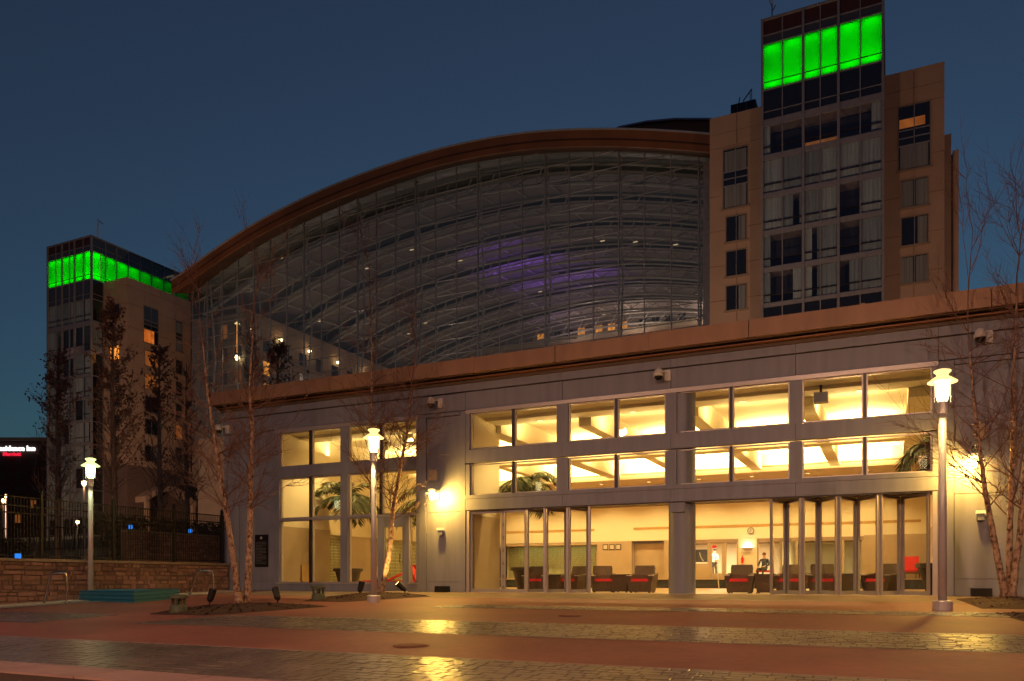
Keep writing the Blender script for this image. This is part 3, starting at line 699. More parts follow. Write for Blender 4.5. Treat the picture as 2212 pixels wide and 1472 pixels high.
t = thing('wall_uplight', 'half-round wall lamp throwing pale green light up a cream pier', 'wall lamp', (-6.5, 18.9, 1.95))
m = MB(); m.add([(-6.5+.3*math.cos(a), 18.97-.22*math.sin(a), 2.0) for a in [i*math.pi/10 for i in range(11)]]+[(-6.5+.16*math.cos(a), 18.97-.1*math.sin(a), 1.8) for a in [i*math.pi/10 for i in range(11)]], [(i, i+1, i+12, i+11) for i in range(10)]+[tuple(range(11, 22))]); link('bowl', m, M['cream'], t)
m = MB(); m.box(-6.72, -6.28, 18.82, 18.95, 2.0, 2.03); link('bulb', m, emit('pale_green_tube', (.7, 1, .8), 5), t)
lamp('POINT', (-6.5, 18.86, 2.12), 4, (.75, 1, .85), .05, parent=t)
t = thing('exit_sign', 'red lit sign over the corridor door', 'exit sign', (-8.3, 19.2, 2.1)); m = MB(); m.box(-8.30, -8.10, 19.22, 19.27, 2.02, 2.16); link('lit_face', m, M['exit'], t); m = MB(); m.box(-8.22, -8.18, 19.23, 19.26, 2.16, 2.28); link('hanger', m, M['blackp'], t)
t = thing('poster', 'dark poster with a pale streak beside the corridor door', 'poster', (-8.95, 19.2, 1.3)); m = MB(); m.box(-9.2, -8.55, 19.22, 19.25, 1.3, 1.95); link('print', m, M['navy'], t); m = MB(); m.tube([(-8.95, 19.21, 1.8), (-8.88, 19.21, 1.55), (-8.75, 19.21, 1.35)], [.02, .03, .035], 6); link('streak', m, M['paper'], t)
for i in range(3):
    xx = -13.95+i*.36; t = thing('framed_notice', ['first framed notice from the left on the tan pier', 'middle framed notice on the tan pier', 'framed notice nearest the service door on the tan pier'][i], 'notice', (xx, 18.96, 2.1), group='framed notices on the pier')
    m = MB(); m.box(xx-.15, xx+.15, 18.955, 18.975, 2.0, 2.3); link('frame', m, M['planter'], t); m = MB(); m.box(xx-.11, xx+.11, 18.945, 18.953, 2.04, 2.26); link('sheet', m, M['paper'], t)
t = thing('fire_extinguisher', 'red fire extinguisher on the cream pier under the uplight', 'extinguisher', (-6.75, 18.9, 1.2)); m = MB(); m.lathe([(.05, 0), (.06, .03), (.06, .26), (.03, .32), (.02, .36)], (-6.75, 18.9, 1.22), 12); link('cylinder', m, M['red'], t); m = MB(); m.box(-6.79, -6.68, 18.87, 18.92, 1.58, 1.6); link('lever', m, M['blackp'], t)
t = thing('projector_box', 'small grey box hanging from the soffit in the second window from the right end', 'ceiling speaker', (-1.75, 1.0, 5.25)); m = MB(); m.box(-1.9, -1.55, .85, 1.15, 5.18, 5.44); link('case', m, M['panel'], t); m = MB(); m.box(-1.76, -1.70, .97, 1.03, 5.44, 5.655); link('bracket', m, M['alu_dark'], t)
t = thing('ceiling_speaker', 'dark box hanging inside the first tall window bay beside the lamp', 'ceiling speaker', (-16.0, 1.0, 4.9)); m = MB(); m.box(-16.15, -15.85, .9, 1.2, 4.92, 5.2); link('case', m, M['blackp'], t); m = MB(); m.box(-16.03, -15.97, 1.02, 1.08, 5.2, 5.655); link('bracket', m, M['alu_dark'], t)
# pool ladder rail
t = thing('pool_handrail', 'slanting pale pool rail beside the round column', 'pool rail', (-7.2, 16.8, .4)); m = MB(); m.tube([(-8.0, 17.7, .45), (-7.95, 17.7, 1.0), (-7.75, 17.6, 1.15), (-7.5, 16.8, .0), (-7.5, 16.8, -.3)], .025, 6); link('rail_tube', m, M['coping'], t)

def club_chair(label):
    t = thing('club_chair', label, 'armchair', (0, 0, 0), world=False, group='wicker armchairs inside the doors')
    m = MB(); m.hexa([(-.36, -.34, .03), (.36, -.34, .03), (.36, .34, .03), (-.36, .34, .03)], [(-.41, -.38, .36), (.41, -.38, .36), (.41, .38, .36), (-.41, .38, .36)]); link('base', m, M['wicker'], t)
    for s in (-1, 1):
        m = MB(); x0, x1 = (.30, .43) if s > 0 else (-.43, -.30)
        m.hexa([(x0, -.39, .36), (x1, -.39, .36), (x1, .38, .36), (x0, .38, .36)], [(x0-.0, -.38, .55), (x1+.02*s, -.38, .55), (x1+.02*s, .38, .64), (x0, .38, .64)]); link('arm', m, M['wicker'], t)
        m = MB(); m.box(min(x0, x1)-.01, max(x0, x1)+.02, -.40, -.30, .55, .58); link('arm_cap', m, M['paper'], t)
    m = MB(); n = 8; pts = []
    for z, w, y, th in ((.36, .30, .24, .14), (.6, .33, .28, .13), (.8, .34, .35, .11), (.9, .32, .38, .09)): pts.append([(-w, y), (w, y), (w, y+th), (-w, y+th)]+[z])
    for a, b in zip(pts, pts[1:]): m.hexa([(x, y, a[4]) for x, y in a[:4]], [(x, y, b[4]) for x, y in b[:4]])
    link('backrest', m, M['wicker'], t)
    m = MB(); m.hexa([(-.295, -.39, .37), (.295, -.39, .37), (.295, .24, .37), (-.295, .24, .37)], [(-.27, -.37, .46), (.27, -.37, .46), (.28, .22, .46), (-.28, .22, .46)]); link('seat_cushion', m, M['red'], t)
    for a in (-1, 1):
        for b in (-1, 1): m = MB(); m.box(a*.3-.03, a*.3+.03, b*.28-.03, b*.28+.03, 0, .03); link('foot', m, M['blackp'], t)
    return t
ch0 = club_chair('wicker armchair with red seat standing left of the first folded door')
def put(o, x, y, rz): o.location = (x, y, 0); o.rotation_euler = (0, 0, rz)
put(ch0, -10.60, 2.1, R(8)); ch0.scale = (.93, .93, .94)
for x, y, rz, lab in ((-9.35, 2.3, -15, 'wicker armchair half hidden behind the middle leaves of the left folded doors'), (-8.25, 2.0, 22, 'wicker armchair turned aside in the open gap just right of the left folded doors'),
                      (-6.95, 1.9, 2, 'wicker armchair with red seat just left of the round column'), (-4.02, 2.0, 2, 'wicker armchair with red seat in the open gap right of the round column'),
                      (-2.62, 2.2, -5, 'wicker armchair behind the first leaves of the right folded doors'), (-1.75, 1.9, 6, 'wicker armchair behind the middle leaves of the right folded doors'), (-.25, 2.0, -28, 'wicker armchair turned sideways behind the last leaves of the right folded doors')):
    copytree(ch0, (x, y, 0), R(rz), lab)
def side_table(label):
    t = thing('side_table', label, 'side table', (0, 0, 0), world=False, group='tapered wicker side tables')
    m = MB(); m.hexa([(-.20, -.20, .03), (.20, -.20, .03), (.20, .20, .03), (-.20, .20, .03)], [(-.26, -.26, .54), (.26, -.26, .54), (.26, .26, .54), (-.26, .26, .54)]); link('body', m, M['wicker'], t)
    m = MB(); m.box(-.27, .27, -.27, .27, .54, .57); link('table_top', m, M['planter'], t)
    for a in (-1, 1):
        for b in (-1, 1): m = MB(); m.box(a*.2-.02, a*.2+.02, b*.2-.02, b*.2+.02, 0, .03); link('foot', m, M['blackp'], t)
    return t
st0 = side_table('wicker side table between the two armchairs left of the round column'); put(st0, -7.62, 2.0, 0)
for x, y, lab in ((-9.95, 2.2, 'wicker side table behind the left folded doors'), (-3.32, 2.0, 'wicker side table at the right edge of the open gap'), (-1.1, 2.0, 'wicker side table behind the right folded doors')): copytree(st0, (x, y, 0), 0, lab)
t = thing('ice_bucket_stand', 'dark pot with a pale towel pile at the far tiled alcove', 'towel stand', (-18.2, 18.4, .45)); m = MB(); m.lathe([(.16, 0), (.24, .35), (.24, .40)], (-18.2, 18.4, .45), 14); link('pot', m, M['planter'], t)
m = MB(); m.lathe([(.2, .40), (.2, .46), (.12, .55), (.0, .58)], (-18.2, 18.4, .45), 12); link('towels', m, M['paper'], t)

def lounge(label, x, y, z, rz, back=58, h=1.0):
    t = thing('lounge_chair', label, 'lounge chair', (x, y, z), R(rz), 'red lounge chairs', world=False)
    m = MB(); 
    for s in (-1, 1): m.box(s*.30-.025, s*.30+.025, -.75, .75, .22, .28)
    for yy in (-.7, .7): m.box(-.33, .33, yy-.025, yy+.025, .215, .275)
    link('frame', m, M['planter'], t)
    for a in (-.30, .30):
        for b in (-.65, .65): m = MB(); m.box(a-.02, a+.02, b-.02, b+.02, 0, .22); link('leg', m, M['planter'], t)
    m = MB(); m.box(-.3, .3, -.75, .2, .29, .37); link('seat_cushion', m, M['red'], t)
    c, s_ = math.cos(R(back)), math.sin(R(back)); m = MB()
    p0, p1 = (.2, .30), (.2+.72*c, .30+.72*s_); nx, nz = -s_*.08, c*.08
    m.hexa([(-.3, p0[0], p0[1]), (.3, p0[0], p0[1]), (.3, p0[0]+nx, p0[1]+nz+.0), (-.3, p0[0]+nx, p0[1]+nz)][::-1], [(-.3, p1[0], p1[1]), (.3, p1[0], p1[1]), (.3, p1[0]+nx, p1[1]+nz), (-.3, p1[0]+nx, p1[1]+nz)][::-1]); link('back_cushion', m, M['red'], t)
    m = MB(); m.box(.31, .36, -.2, .25, .48, .52); m.box(.32, .35, -.18, -.14, .28, .48); m.box(.32, .35, .2, .24, .28, .48); link('arm', m, M['planter'], t)
lounge('red lounge chair on the far deck at the right end, beside the wall', .75, 17.95, .45, -8, 70)
lounge('low red lounge chair seen under the left end of the second window bay', -18.9, 5.2, 0, -60, 25)
lounge('red lounge chair with tilted back seen through the glass door', -15.9, 3.6, 0, 100, 55)
lounge('red lounge chair deep in the hall at the right of the glass door', -16.6, 6.6, 0, 20, 62)
lounge('red lounge chair half hidden by the second pale birch stem', -17.5, 4.9, 0, -20, 70)
t = thing('leaning_board', 'small pale board leaning against the left wall inside the window', 'board', (-19.5, 1.6, 0)); m = MB(); m.hexa([(-19.66, 1.2, 0), (-19.62, 1.2, 0), (-19.62, 1.75, 0), (-19.66, 1.75, 0)], [(-19.715, 1.2, .95), (-19.675, 1.2, .95), (-19.675, 1.75, .95), (-19.715, 1.75, .95)]); link('board_panel', m, M['vent'], t)

def palm(label, x, y, z0, zt, n, L, seed, planter=True, droop=1.0):
    rnd = random.Random(seed); t = thing('palm_tree', label, 'palm tree', (x, y, z0), group='potted palms in the hall')
    if planter:
        m = MB(); m.lathe([(.30, 0), (.48, .70), (.56, .72), (.56, .82), (.50, .82), (.48, .74)], (x, y, z0), 20); link('planter', m, M['planter'], t)
    m = MB(); lean = rnd.uniform(-.1, .1); m.tube([(x, y, z0+.5), (x+lean*.5, y, (z0+zt)/2), (x+lean, y, zt-.1)], [.075, .06, .05], 8); link('trunk', m, M['palmbark'], t)
    for i in range(n):
        a = i/n*2*math.pi+rnd.uniform(-.2, .2); el = rnd.uniform(.25, 1.2); mb = MB(); p = Vector((x+lean, y, zt-.15)); d = Vector((math.cos(a)*math.cos(el), math.sin(a)*math.cos(el), math.sin(el)))
        LL = L*rnd.uniform(.8, 1.15); pts = [p.copy()]; k = 14
        for j in range(k):
            p = p+d*(LL/k); d = (d+Vector((0, 0, -.17*droop))).normalized(); pts.append(p.copy())
        mb.tube(pts, [.018*(1-j/(k+2)) for j in range(k+1)], 4)
        for j in range(2, k+1):
            q = pts[j]; dd = (pts[j]-pts[j-1]).normalized(); side = dd.cross(Vector((0, 0, 1))).normalized(); ll = LL*.30*math.sin(math.pi*(j+1)/(k+3))+.06
            for s in (-1, 1):
                for sub in (0, .33, .67):
                    b = q-dd*(LL/k)*sub; tip = b+side*s*ll*.8+dd*ll*.55+Vector((0, 0, -ll*.45*rnd.uniform(.5, 1.4))); w = dd*.026
                    mid = (b+tip)/2+Vector((0, 0, .03)); mb.quad(b-w, mid-w*1.2, tip, mid+w*1.2)
        link('frond', mb, M['palmleaf'], t)
palm('potted palm with arching fronds behind the left window, in a dark tapered planter', -18.62, 2.6, 0, 3.55, 15, 1.7, 3)
palm('potted palm further back behind the glass door bay', -17.9, 7.2, 0, 3.9, 14, 1.9, 4)
palm('potted palm behind the first folded doors with fronds rising into the window above', -11.25, 2.75, 0, 3.75, 15, 1.5, 11, True, 1.15)
palm('potted palm at the right end behind the last folded doors', 1.1, 1.05, 0, 3.85, 15, 1.4, 6, True, 1.2)

# ------------------------------------------------------------------ people
def skin_body(name, joints, edges, mats, pick, parent):
    me = bpy.data.meshes.new(name); names = list(joints)
    me.from_pydata([joints[k][0] for k in names], [(names.index(a), names.index(b)) for a, b in edges], [])
    o = bpy.data.objects.new(name, me); C.objects.link(o)
    md = o.modifiers.new('skin', 'SKIN'); 
    if not me.skin_vertices: me.skin_vertices.new()
    for i, k in enumerate(names):
        r = joints[k][1]; r = r if isinstance(r, tuple) else (r, r); sv = me.skin_vertices[0].data[i]; sv.radius = r; sv.use_root = (i == 0)
    sb = o.modifiers.new('sub', 'SUBSURF'); sb.levels = 1; sb.render_levels = 1
    bpy.context.view_layer.update(); dg = bpy.context.evaluated_depsgraph_get()
    nm = bpy.data.meshes.new_from_object(o.evaluated_get(dg)); o.modifiers.clear(); o.data = nm
    nm.materials.clear()
    for m in mats: nm.materials.append(m)
    for p in nm.polygons: p.material_index = pick(p.center); p.use_smooth = True
    o.parent = parent; return o
def fingers(J, E, hand, base, d, side):
    d = Vector(d).normalized(); s_ = Vector(side).normalized(); b = Vector(base)
    for i, L in enumerate((.06, .075, .08, .07)):
        r = b+s_*(.018*(i-1.5)); J[f'{hand}{i}a'] = (tuple(r+d*.05), .009); J[f'{hand}{i}b'] = (tuple(r+d*(.05+L)+Vector((0, 0, -.01))), .007)
        E += [(hand, f'{hand}{i}a'), (f'{hand}{i}a', f'{hand}{i}b')]
    J[hand+'t'] = (tuple(b-s_*.045+d*.03), .010); E.append((hand, hand+'t'))
def head(t, c, hair, face=(0, -1)):
    m = MB(); m.lathe([(.03, .055), (.078, .06), (.092, .02), (.085, .10), (.05, .135), (0, .145)], c, 12); link('hair', m, hair, t, True)
    fx, fy = face; m = MB()
    for s in (-1, 1): m.box(c[0]+fx*.088-fy*s*.03-.008, c[0]+fx*.088-fy*s*.03+.008, c[1]+fy*.088+fx*s*.03-.008, c[1]+fy*.088+fx*s*.03+.008, c[2]+.0, c[2]+.014)
    link('eyes', m, M['blackp'], t)
    m = MB(); m.hexa([(c[0]-.012+fx*.09, c[1]+fy*.09, c[2]-.05), (c[0]+.012+fx*.09, c[1]+fy*.09, c[2]-.05), (c[0]+.010+fx*.115, c[1]+fy*.115, c[2]-.045), (c[0]-.010+fx*.115, c[1]+fy*.115, c[2]-.045)], [(c[0]-.006+fx*.088, c[1]+fy*.088, c[2]), (c[0]+.006+fx*.088, c[1]+fy*.088, c[2]), (c[0]+.004+fx*.095, c[1]+fy*.095, c[2]), (c[0]-.004+fx*.095, c[1]+fy*.095, c[2])]); link('nose', m, M['skin'], t)
# person standing in the corridor, seen through the door
t = thing('person', 'person in white shirt and dark trousers standing in the corridor seen through the glass door', 'person', (0, 0, 0), world=False)
J = {'pelvis': ((0, 0, .92), (.15, .11)), 'waist': ((0, 0, 1.06), (.13, .10)), 'chest': ((0, .01, 1.28), (.16, .11)), 'neck': ((0, .01, 1.45), .055), 'chin': ((0, -.01, 1.54), .075), 'top': ((0, .01, 1.66), .085)}
E = [('pelvis', 'waist'), ('waist', 'chest'), ('chest', 'neck'), ('neck', 'chin'), ('chin', 'top')]
for s, n in ((-1, 'l'), (1, 'r')):
    J.update({n+'hip': ((s*.09, 0, .86), .095), n+'knee': ((s*.10, -.01, .48), .065), n+'ankle': ((s*.10, .02, .09), .045), n+'toe': ((s*.11, -.14, .04), .04), n+'sh': ((s*.18, .01, 1.38), .065), n+'el': ((s*.24, .04, 1.10), .048), n+'hand': ((s*(.24 if s < 0 else .12), -.12 if s > 0 else .0, .86 if s < 0 else 1.08), .036)})
    E += [('pelvis', n+'hip'), (n+'hip', n+'knee'), (n+'knee', n+'ankle'), (n+'ankle', n+'toe'), ('chest', n+'sh'), (n+'sh', n+'el'), (n+'el', n+'hand')]
    fingers(J, E, n+'hand', J[n+'hand'][0], (0, 0, -1) if s < 0 else (-1, -.3, 0), (0, 1, 0))
skin_body('body', J, E, [M['skin'], M['whitecloth'], M['blackcloth']], lambda c: 2 if c.z < .97 and abs(c.x) < .215 else (1 if c.z < 1.44 and not (c.z < 1.02) and not (c.y < -.09) else 0), t)
head(t, (0, 0, 1.60), M['hair2'], (0, -1)); t.location = (-9.25, 24.6, .46); t.rotation_euler = (0, 0, R(40))
m = MB(); m.tube([(0, -.11, 1.42), (.01, -.125, 1.3), (.0, -.125, 1.12)], [.012, .02, .026], 6); link('tie', m, M['blackcloth'], t)
# seated person on the far deck
t = thing('person', 'person in a dark jacket seated on the far deck under the wall clock', 'person', (0, 0, 0), world=False)
J = {'pelvis': ((0, 0, .48), (.16, .13)), 'waist': ((0, .03, .62), (.14, .11)), 'chest': ((0, .04, .83), (.17, .12)), 'neck': ((0, .02, 1.0), .055), 'chin': ((0, -.01, 1.08), .075), 'top': ((0, .01, 1.20), .086)}
E = [('pelvis', 'waist'), ('waist', 'chest'), ('chest', 'neck'), ('neck', 'chin'), ('chin', 'top')]
for s, n in ((-1, 'l'), (1, 'r')):
    J.update({n+'hip': ((s*.10, -.04, .46), .09), n+'knee': ((s*.14, -.46, .47), .065), n+'ankle': ((s*.13, -.50, .08), .045), n+'toe': ((s*.14, -.66, .04), .04), n+'sh': ((s*.19, .03, .93), .062), n+'el': ((s*.27, -.05, .66), .048), n+'hand': ((s*.10, -.30, .58), .036)})
    E += [('pelvis', n+'hip'), (n+'hip', n+'knee'), (n+'knee', n+'ankle'), (n+'ankle', n+'toe'), ('chest', n+'sh'), (n+'sh', n+'el'), (n+'el', n+'hand')]
    fingers(J, E, n+'hand', J[n+'hand'][0], (-s*.3, -1, -.1), (1, 0, 0))
skin_body('body', J, E, [M['skin'], M['navy'], M['blackcloth']], lambda c: (0 if c.z > .99 or (c.y < -.25 and c.z > .54) else (1 if c.z > .55 or c.y > -.02 else 2)), t)
head(t, (0, 0, 1.14), M['hair'], (0, -1)); t.location = (-5.62, 18.35, .45); t.rotation_euler = (0, 0, R(-15))
tb = thing('bench', 'low dark bench under the seated person', 'bench', (-5.6, 18.4, .45)); m = MB(); m.box(-6.0, -5.2, 18.2, 18.7, .76, .86); link('seat', m, M['red'], tb)
for a in (-5.95, -5.25):
    for b in (18.25, 18.65): m = MB(); m.box(a-.03, a+.03, b-.03, b+.03, .45, .76); link('leg', m, M['planter'], tb)

# ------------------------------------------------------------------ things on the facade
def sconce(x, z, lab, dx=.12):
    t = thing('wall_lamp', lab, 'wall lamp', (x, 0, z), group='glowing wall lamps on the pavilion')
    m = MB(); m.box(x-.07, x+.07, -.08, -.001, z-.15, z+.15); link('back_plate', m, M['camwhite'], t)
    m = MB(); m.tube([(x, -.08, z), (x, -.34, z+.02)], .025, 8); link('arm', m, M['camwhite'], t)
    c = (x, -.38, z)
    m = MB(); m.lathe([(.02, .16), (.11, .14), (.12, .10), (.06, .08)], c, 16); link('cap', m, M['lamprim'], t)
    m = MB(); m.lathe([(.07, .05), (.20, .02), (.20, .0), (.08, -.02)], c, 18); link('rim', m, M['lamprim'], t)
    m = MB(); m.lathe([(.08, .08), (.09, -.03), (.06, -.18), (.02, -.2)], c, 14); link('globe', m, M['bulbhot'], t)
    lamp('POINT', (x+dx, -.42, z-.08), 480, (1, .56, .09), .08, parent=t)
sconce(-13.12, 3.12, 'glowing wall lamp on the pier between the window bay and the folding doors')
sconce(1.74, 3.22, 'glowing wall lamp behind the birch at the right end of the pavilion', -.12)
for x, lab in ((-12.98, 'small box light with a lit top on the pier below the left wall lamp'), (1.91, 'small box light with a lit top below the right wall lamp')):
    t = thing('step_light', lab, 'wall light', (x, 0, 2.0), group='small box lights'); z = 1.98
    m = MB(); m.box(x-.07, x+.07, -.13, .019, z-.16, z); link('case', m, M['panel'], t)
    m = MB(); m.box(x-.10, x+.10, -.15, -.02, z+.0, z+.07); link('lens', m, emit('yellow_lens', (1, .72, .22), 1.1), t)
for x, w, lab in ((-12.92, .46, 'small dark floor box at the foot of the pier'), (1.92, .44, 'dark floor box at the foot of the right wall beside the birch')):
    t = thing('ground_box', lab, 'utility box', (x, -.1, 0), group='dark boxes at the foot of the wall')
    m = MB(); m.box(x-w/2, x+w/2, -.16, .018, gz(0, -.1)-.01, .20); link('case', m, M['plaque'], t)
    m = MB()
    for k in range(5): m.box(x-w/2+.03, x+w/2-.03, -.172, -.161, .03+k*.03, .045+k*.03)
    link('louvre', m, M['iron'], t)
def cctv(x, z, lab, s=1., boxy=False):
    t = thing('security_camera', lab, 'security camera', (x, -.02, z), group='white security cameras under the parapet')
    m = MB(); m.box(x+.08*s, x+.24*s, -.12, -.021, z-.15*s, z+.15*s); link('wall_box', m, M['camwhite'], t)
    m = MB(); m.tube([(x+.12*s, -.12, z+.08), (x-.02, -.30, z+.10)], .03, 8); link('arm', m, M['camwhite'], t)
    m = MB(); m.lathe([(.04, .17*s), (.10*s, .13*s), (.14*s, .0), (.14*s, -.06*s)], (x-.04, -.32, z), 16); link('housing', m, M['camwhite'], t, True)
    m = MB(); m.lathe([(.12*s, -.06*s), (.11*s, -.11*s), (.06*s, -.16*s), (0, -.175*s)], (x-.04, -.32, z), 16); link('dome', m, M['darkdome'], t, True)
cctv(-13.14, 6.02, 'white dome camera above the pier, left of the main windows'); cctv(-5.80, 6.10, 'white dome camera above the middle of the main windows'); cctv(1.92, 6.16, 'white dome camera on the frieze near the right end'); cctv(-22.2, 5.92, 'white dome camera at the left corner of the pavilion')
for x, z, lab in ((-13.25, 3.75, 'plain grey panel box above the left wall lamp'), (1.9, 3.95, 'plain grey panel box above the right wall lamp')):
    t = thing('panel_box', lab, 'utility box', (x, -.05, z), group='grey boxes above the wall lamps'); m = MB(); m.box(x-.17, x+.17, -.10, .019, z-.2, z+.2); link('case', m, M['panel'], t); m = MB(); m.box(x-.13, x+.13, -.112, -.101, z-.16, z+.16); link('cover', m, M['tan'], t)
t = thing('rules_plaque', 'tall black plaque with rows of small grey lettering and an emblem on the left wall', 'sign', (-20.48, -.02, .85))
m = MB(); m.box(-20.78, -20.18, -.02, .018, .86, 2.02); link('board', m, M['plaque'], t)
m = MB(); m.add([(-20.48+.05*math.cos(a*.524), -.024, 1.90+.05*math.sin(a*.524)) for a in range(12)], [tuple(range(12))]); link('emblem', m, M['coping'], t)
rnd = random.Random(4)
m = MB()
for k in range(15):
    x = -20.72; zz = 1.74-k*.055
    while x < -20.27:
        w = rnd.uniform(.02, .07); m.quad((x, -.0235, zz), (min(x+w, -20.24), -.0235, zz), (min(x+w, -20.24), -.0235, zz+.022), (x, -.0235, zz+.022)); x += w+.012
        if k in (3, 8, 12) and x > -20.45: break
link('lettering', m, M['plaquetext'], t)

# ------------------------------------------------------------------ plaza lamps
def street_lamp(label, x, y, H=4.45, col=WARM, g='lampglass', r='lamprim', watts=1500, s=1.):
    z0 = gz(x, y); t = thing('street_lamp', label, 'street lamp', (x, y, z0), group='pale plaza lamp posts')
    c = (x, y, z0); k = s
    m = MB(); m.lathe([(.17*k, 0), (.17*k, .17), (.15*k, .19), (.08*k, .195)], c, 20); link('base', m, M['post'], t)
    m = MB(); m.lathe([(.078*k, .19), (.065*k, H-.85)], c, 16); link('pole', m, M['post'], t, True)
    m = MB(); m.lathe([(.065*k, H-.85), (.085*k, H-.84), (.085*k, H-.62), (.075*k, H-.61)], c, 16); link('collar', m, M['post'], t)
    m = MB(); m.lathe([(.085*k, H-.60), (.11*k, H-.50), (.125*k, H-.20), (.12*k, H-.19)], c, 18); link('globe', m, M[g], t, True)
    for a in range(4):
        m = MB(); xx, yy = x+.15*k*math.cos(a*1.57+.4), y+.15*k*math.sin(a*1.57+.4); m.tube([(xx, yy, z0+H-.62), (xx, yy, z0+H-.2)], .009, 5); link('strut', m, M['post'], t)
    m = MB(); m.lathe([(.12*k, H-.20), (.255*k, H-.25), (.26*k, H-.235), (.14*k, H-.15)], c, 24); link('rim', m, M[r], t)
    m = MB(); m.lathe([(.10*k, H-.15), (.105*k, H-.09), (.15*k, H-.05), (.148*k, H-.025), (.07*k, H), (0, H+.005)], c, 20); link('cap', m, M[r], t)
    lamp('SPOT', (x, y, z0+H-.33), watts, col, .14, spot=R(165), parent=t); lamp('POINT', (x, y, z0+H-.33), watts*.12, col, .14, parent=t)
    return t
street_lamp('pale lamp post with a glowing lantern standing at the right end of the folding doors', .86, -4.95, 4.55)
street_lamp('pale lamp post with a glowing lantern beside the lit birch stems before the window bay', -11.95, -5.15, 4.45)
street_lamp('pale lamp post with a greenish lantern behind the blue pool covers', -21.8, -5.8, 4.28, (.85, 1, .5), 'lampgreen', 'lampgreenrim', 500)
# tall lights added unseen behind the viewpoint, standing in for city light
def tall_light(label, x, y, watts):
    t = thing('street_light', label, 'street light', (x, y, gz(x, y)), group='tall street lights of the road behind the plaza')
    z0 = gz(x, y); m = MB(); m.lathe([(.14, 0), (.08, 11)], (x, y, z0), 10); link('pole', m, M['post'], t)
    m = MB(); m.tube([(x, y, z0+10.9), (x, y+.8, z0+11.3), (x, y+1.8, z0+11.4)], .05, 6); link('arm', m, M['post'], t)
    m = MB(); m.box(x-.2, x+.2, y+1.6, y+2.3, z0+11.3, z0+11.5); link('head', m, M['post'], t); m = MB(); m.box(x-.15, x+.15, y+1.65, y+2.25, z0+11.27, z0+11.297); link('lens', m, M['lampglass'], t)
    o = lamp('SPOT', (x, y+1.95, z0+11.2), watts, (1, .56, .33), .3, (R(28), 0, 0), spot=R(150), parent=t)
for x, y, w, lab in ((-16, -30, 5200, 'tall street light behind the viewpoint, at the end nearest the stone wall'), (-2, -32, 9500, 'tall street light straight behind the viewpoint'), (11, -27, 6200, 'tall street light behind the viewpoint, at the end away from the stone wall')): tall_light(lab, x, y, w)

# spot lights and green landscape speakers in the beds
def spotlight(label, x, y, tilt, az, lit=False, z=None):
    z = gz(x, y)+.09 if z is None else z; t = thing('spot_light', label, 'spotlight', (x, y, z), group='ground spotlights in the mulch beds')
    a = Vector((math.sin(tilt)*math.cos(az), math.sin(tilt)*math.sin(az), math.cos(tilt))); p = Vector((x, y, z+.09))
    m = MB(); m.tube([(x, y, z-.1), p], .018, 8); link('stake', m, M['iron'], t)
    m = MB(); m.tube([p-a*.02, p+a*.04, p+a*.29, p+a*.30], [.045, .078, .088, .082], 14); link('can', m, M['iron'], t, False)
    q = p+a*.303; m = MB(); b = a.orthogonal().normalized(); c = a.cross(b); m.add([tuple(q+(b*math.cos(i*.524)+c*math.sin(i*.524))*.075) for i in range(12)], [tuple(range(12))]); link('lens', m, M['bulbhot'] if lit else M['darkdome'], t)
    return t, q, a
spotlight('unlit black spotlight tilted right at the left end of the near birch bed', -14.75, -7.9, .3, .45)
spotlight('unlit black spotlight tilted left at the right side of the near birch bed', -13.5, -6.95, .45, 2.75)
spotlight('unlit spotlight beside the green speaker in the far birch bed', -13.75, -3.3, .25, .4)
t_, q, a = spotlight('lit spotlight aimed at the pale birch stems by the glass door', -12.9, -2.25, .85, 3.7, True)
l = lamp('SPOT', tuple(q+a*.02), 260, (1, .62, .16), .04, spot=R(70), name='spot_beam'); l.rotation_euler = Vector((-1.2, .45, 1.1)).to_track_quat('-Z', 'Y').to_euler(); l.parent = t_; l.location = tuple(Vector(q+a*.03)-Vector(t_.location))
def garden_speaker(label, x, y):
    z = gz(x, y)+.01; t = thing('garden_speaker', label, 'garden speaker', (x, y, z), group='green mushroom speakers')
    m = MB(); m.lathe([(.19, 0), (.18, .16), (.14, .19), (.05, .195)], (x, y, z), 16); link('base', m, M['greenmetal'], t)
    m = MB(); m.lathe([(.15, .32), (.20, .325), (.20, .38), (.17, .40), (0, .41)], (x, y, z), 16); link('top', m, M['greenmetal'], t)
    for k in range(4):
        a = k*1.57+.5; m = MB(); m.box(x+.13*math.cos(a)-.022, x+.13*math.cos(a)+.022, y+.13*math.sin(a)-.022, y+.13*math.sin(a)+.022, z+.17, z+.33); link('leg', m, M['greenmetal'], t)
    m = MB(); m.lathe([(.0, .32), (.05, .2), (.06, .19)], (x, y, z), 10); link('cone', m, M['blackp'], t)
garden_speaker('green mushroom speaker at the left end of the near birch bed', -14.1, -9.4)
garden_speaker('green mushroom speaker at the left corner of the far birch bed', -14.05, -4.75)

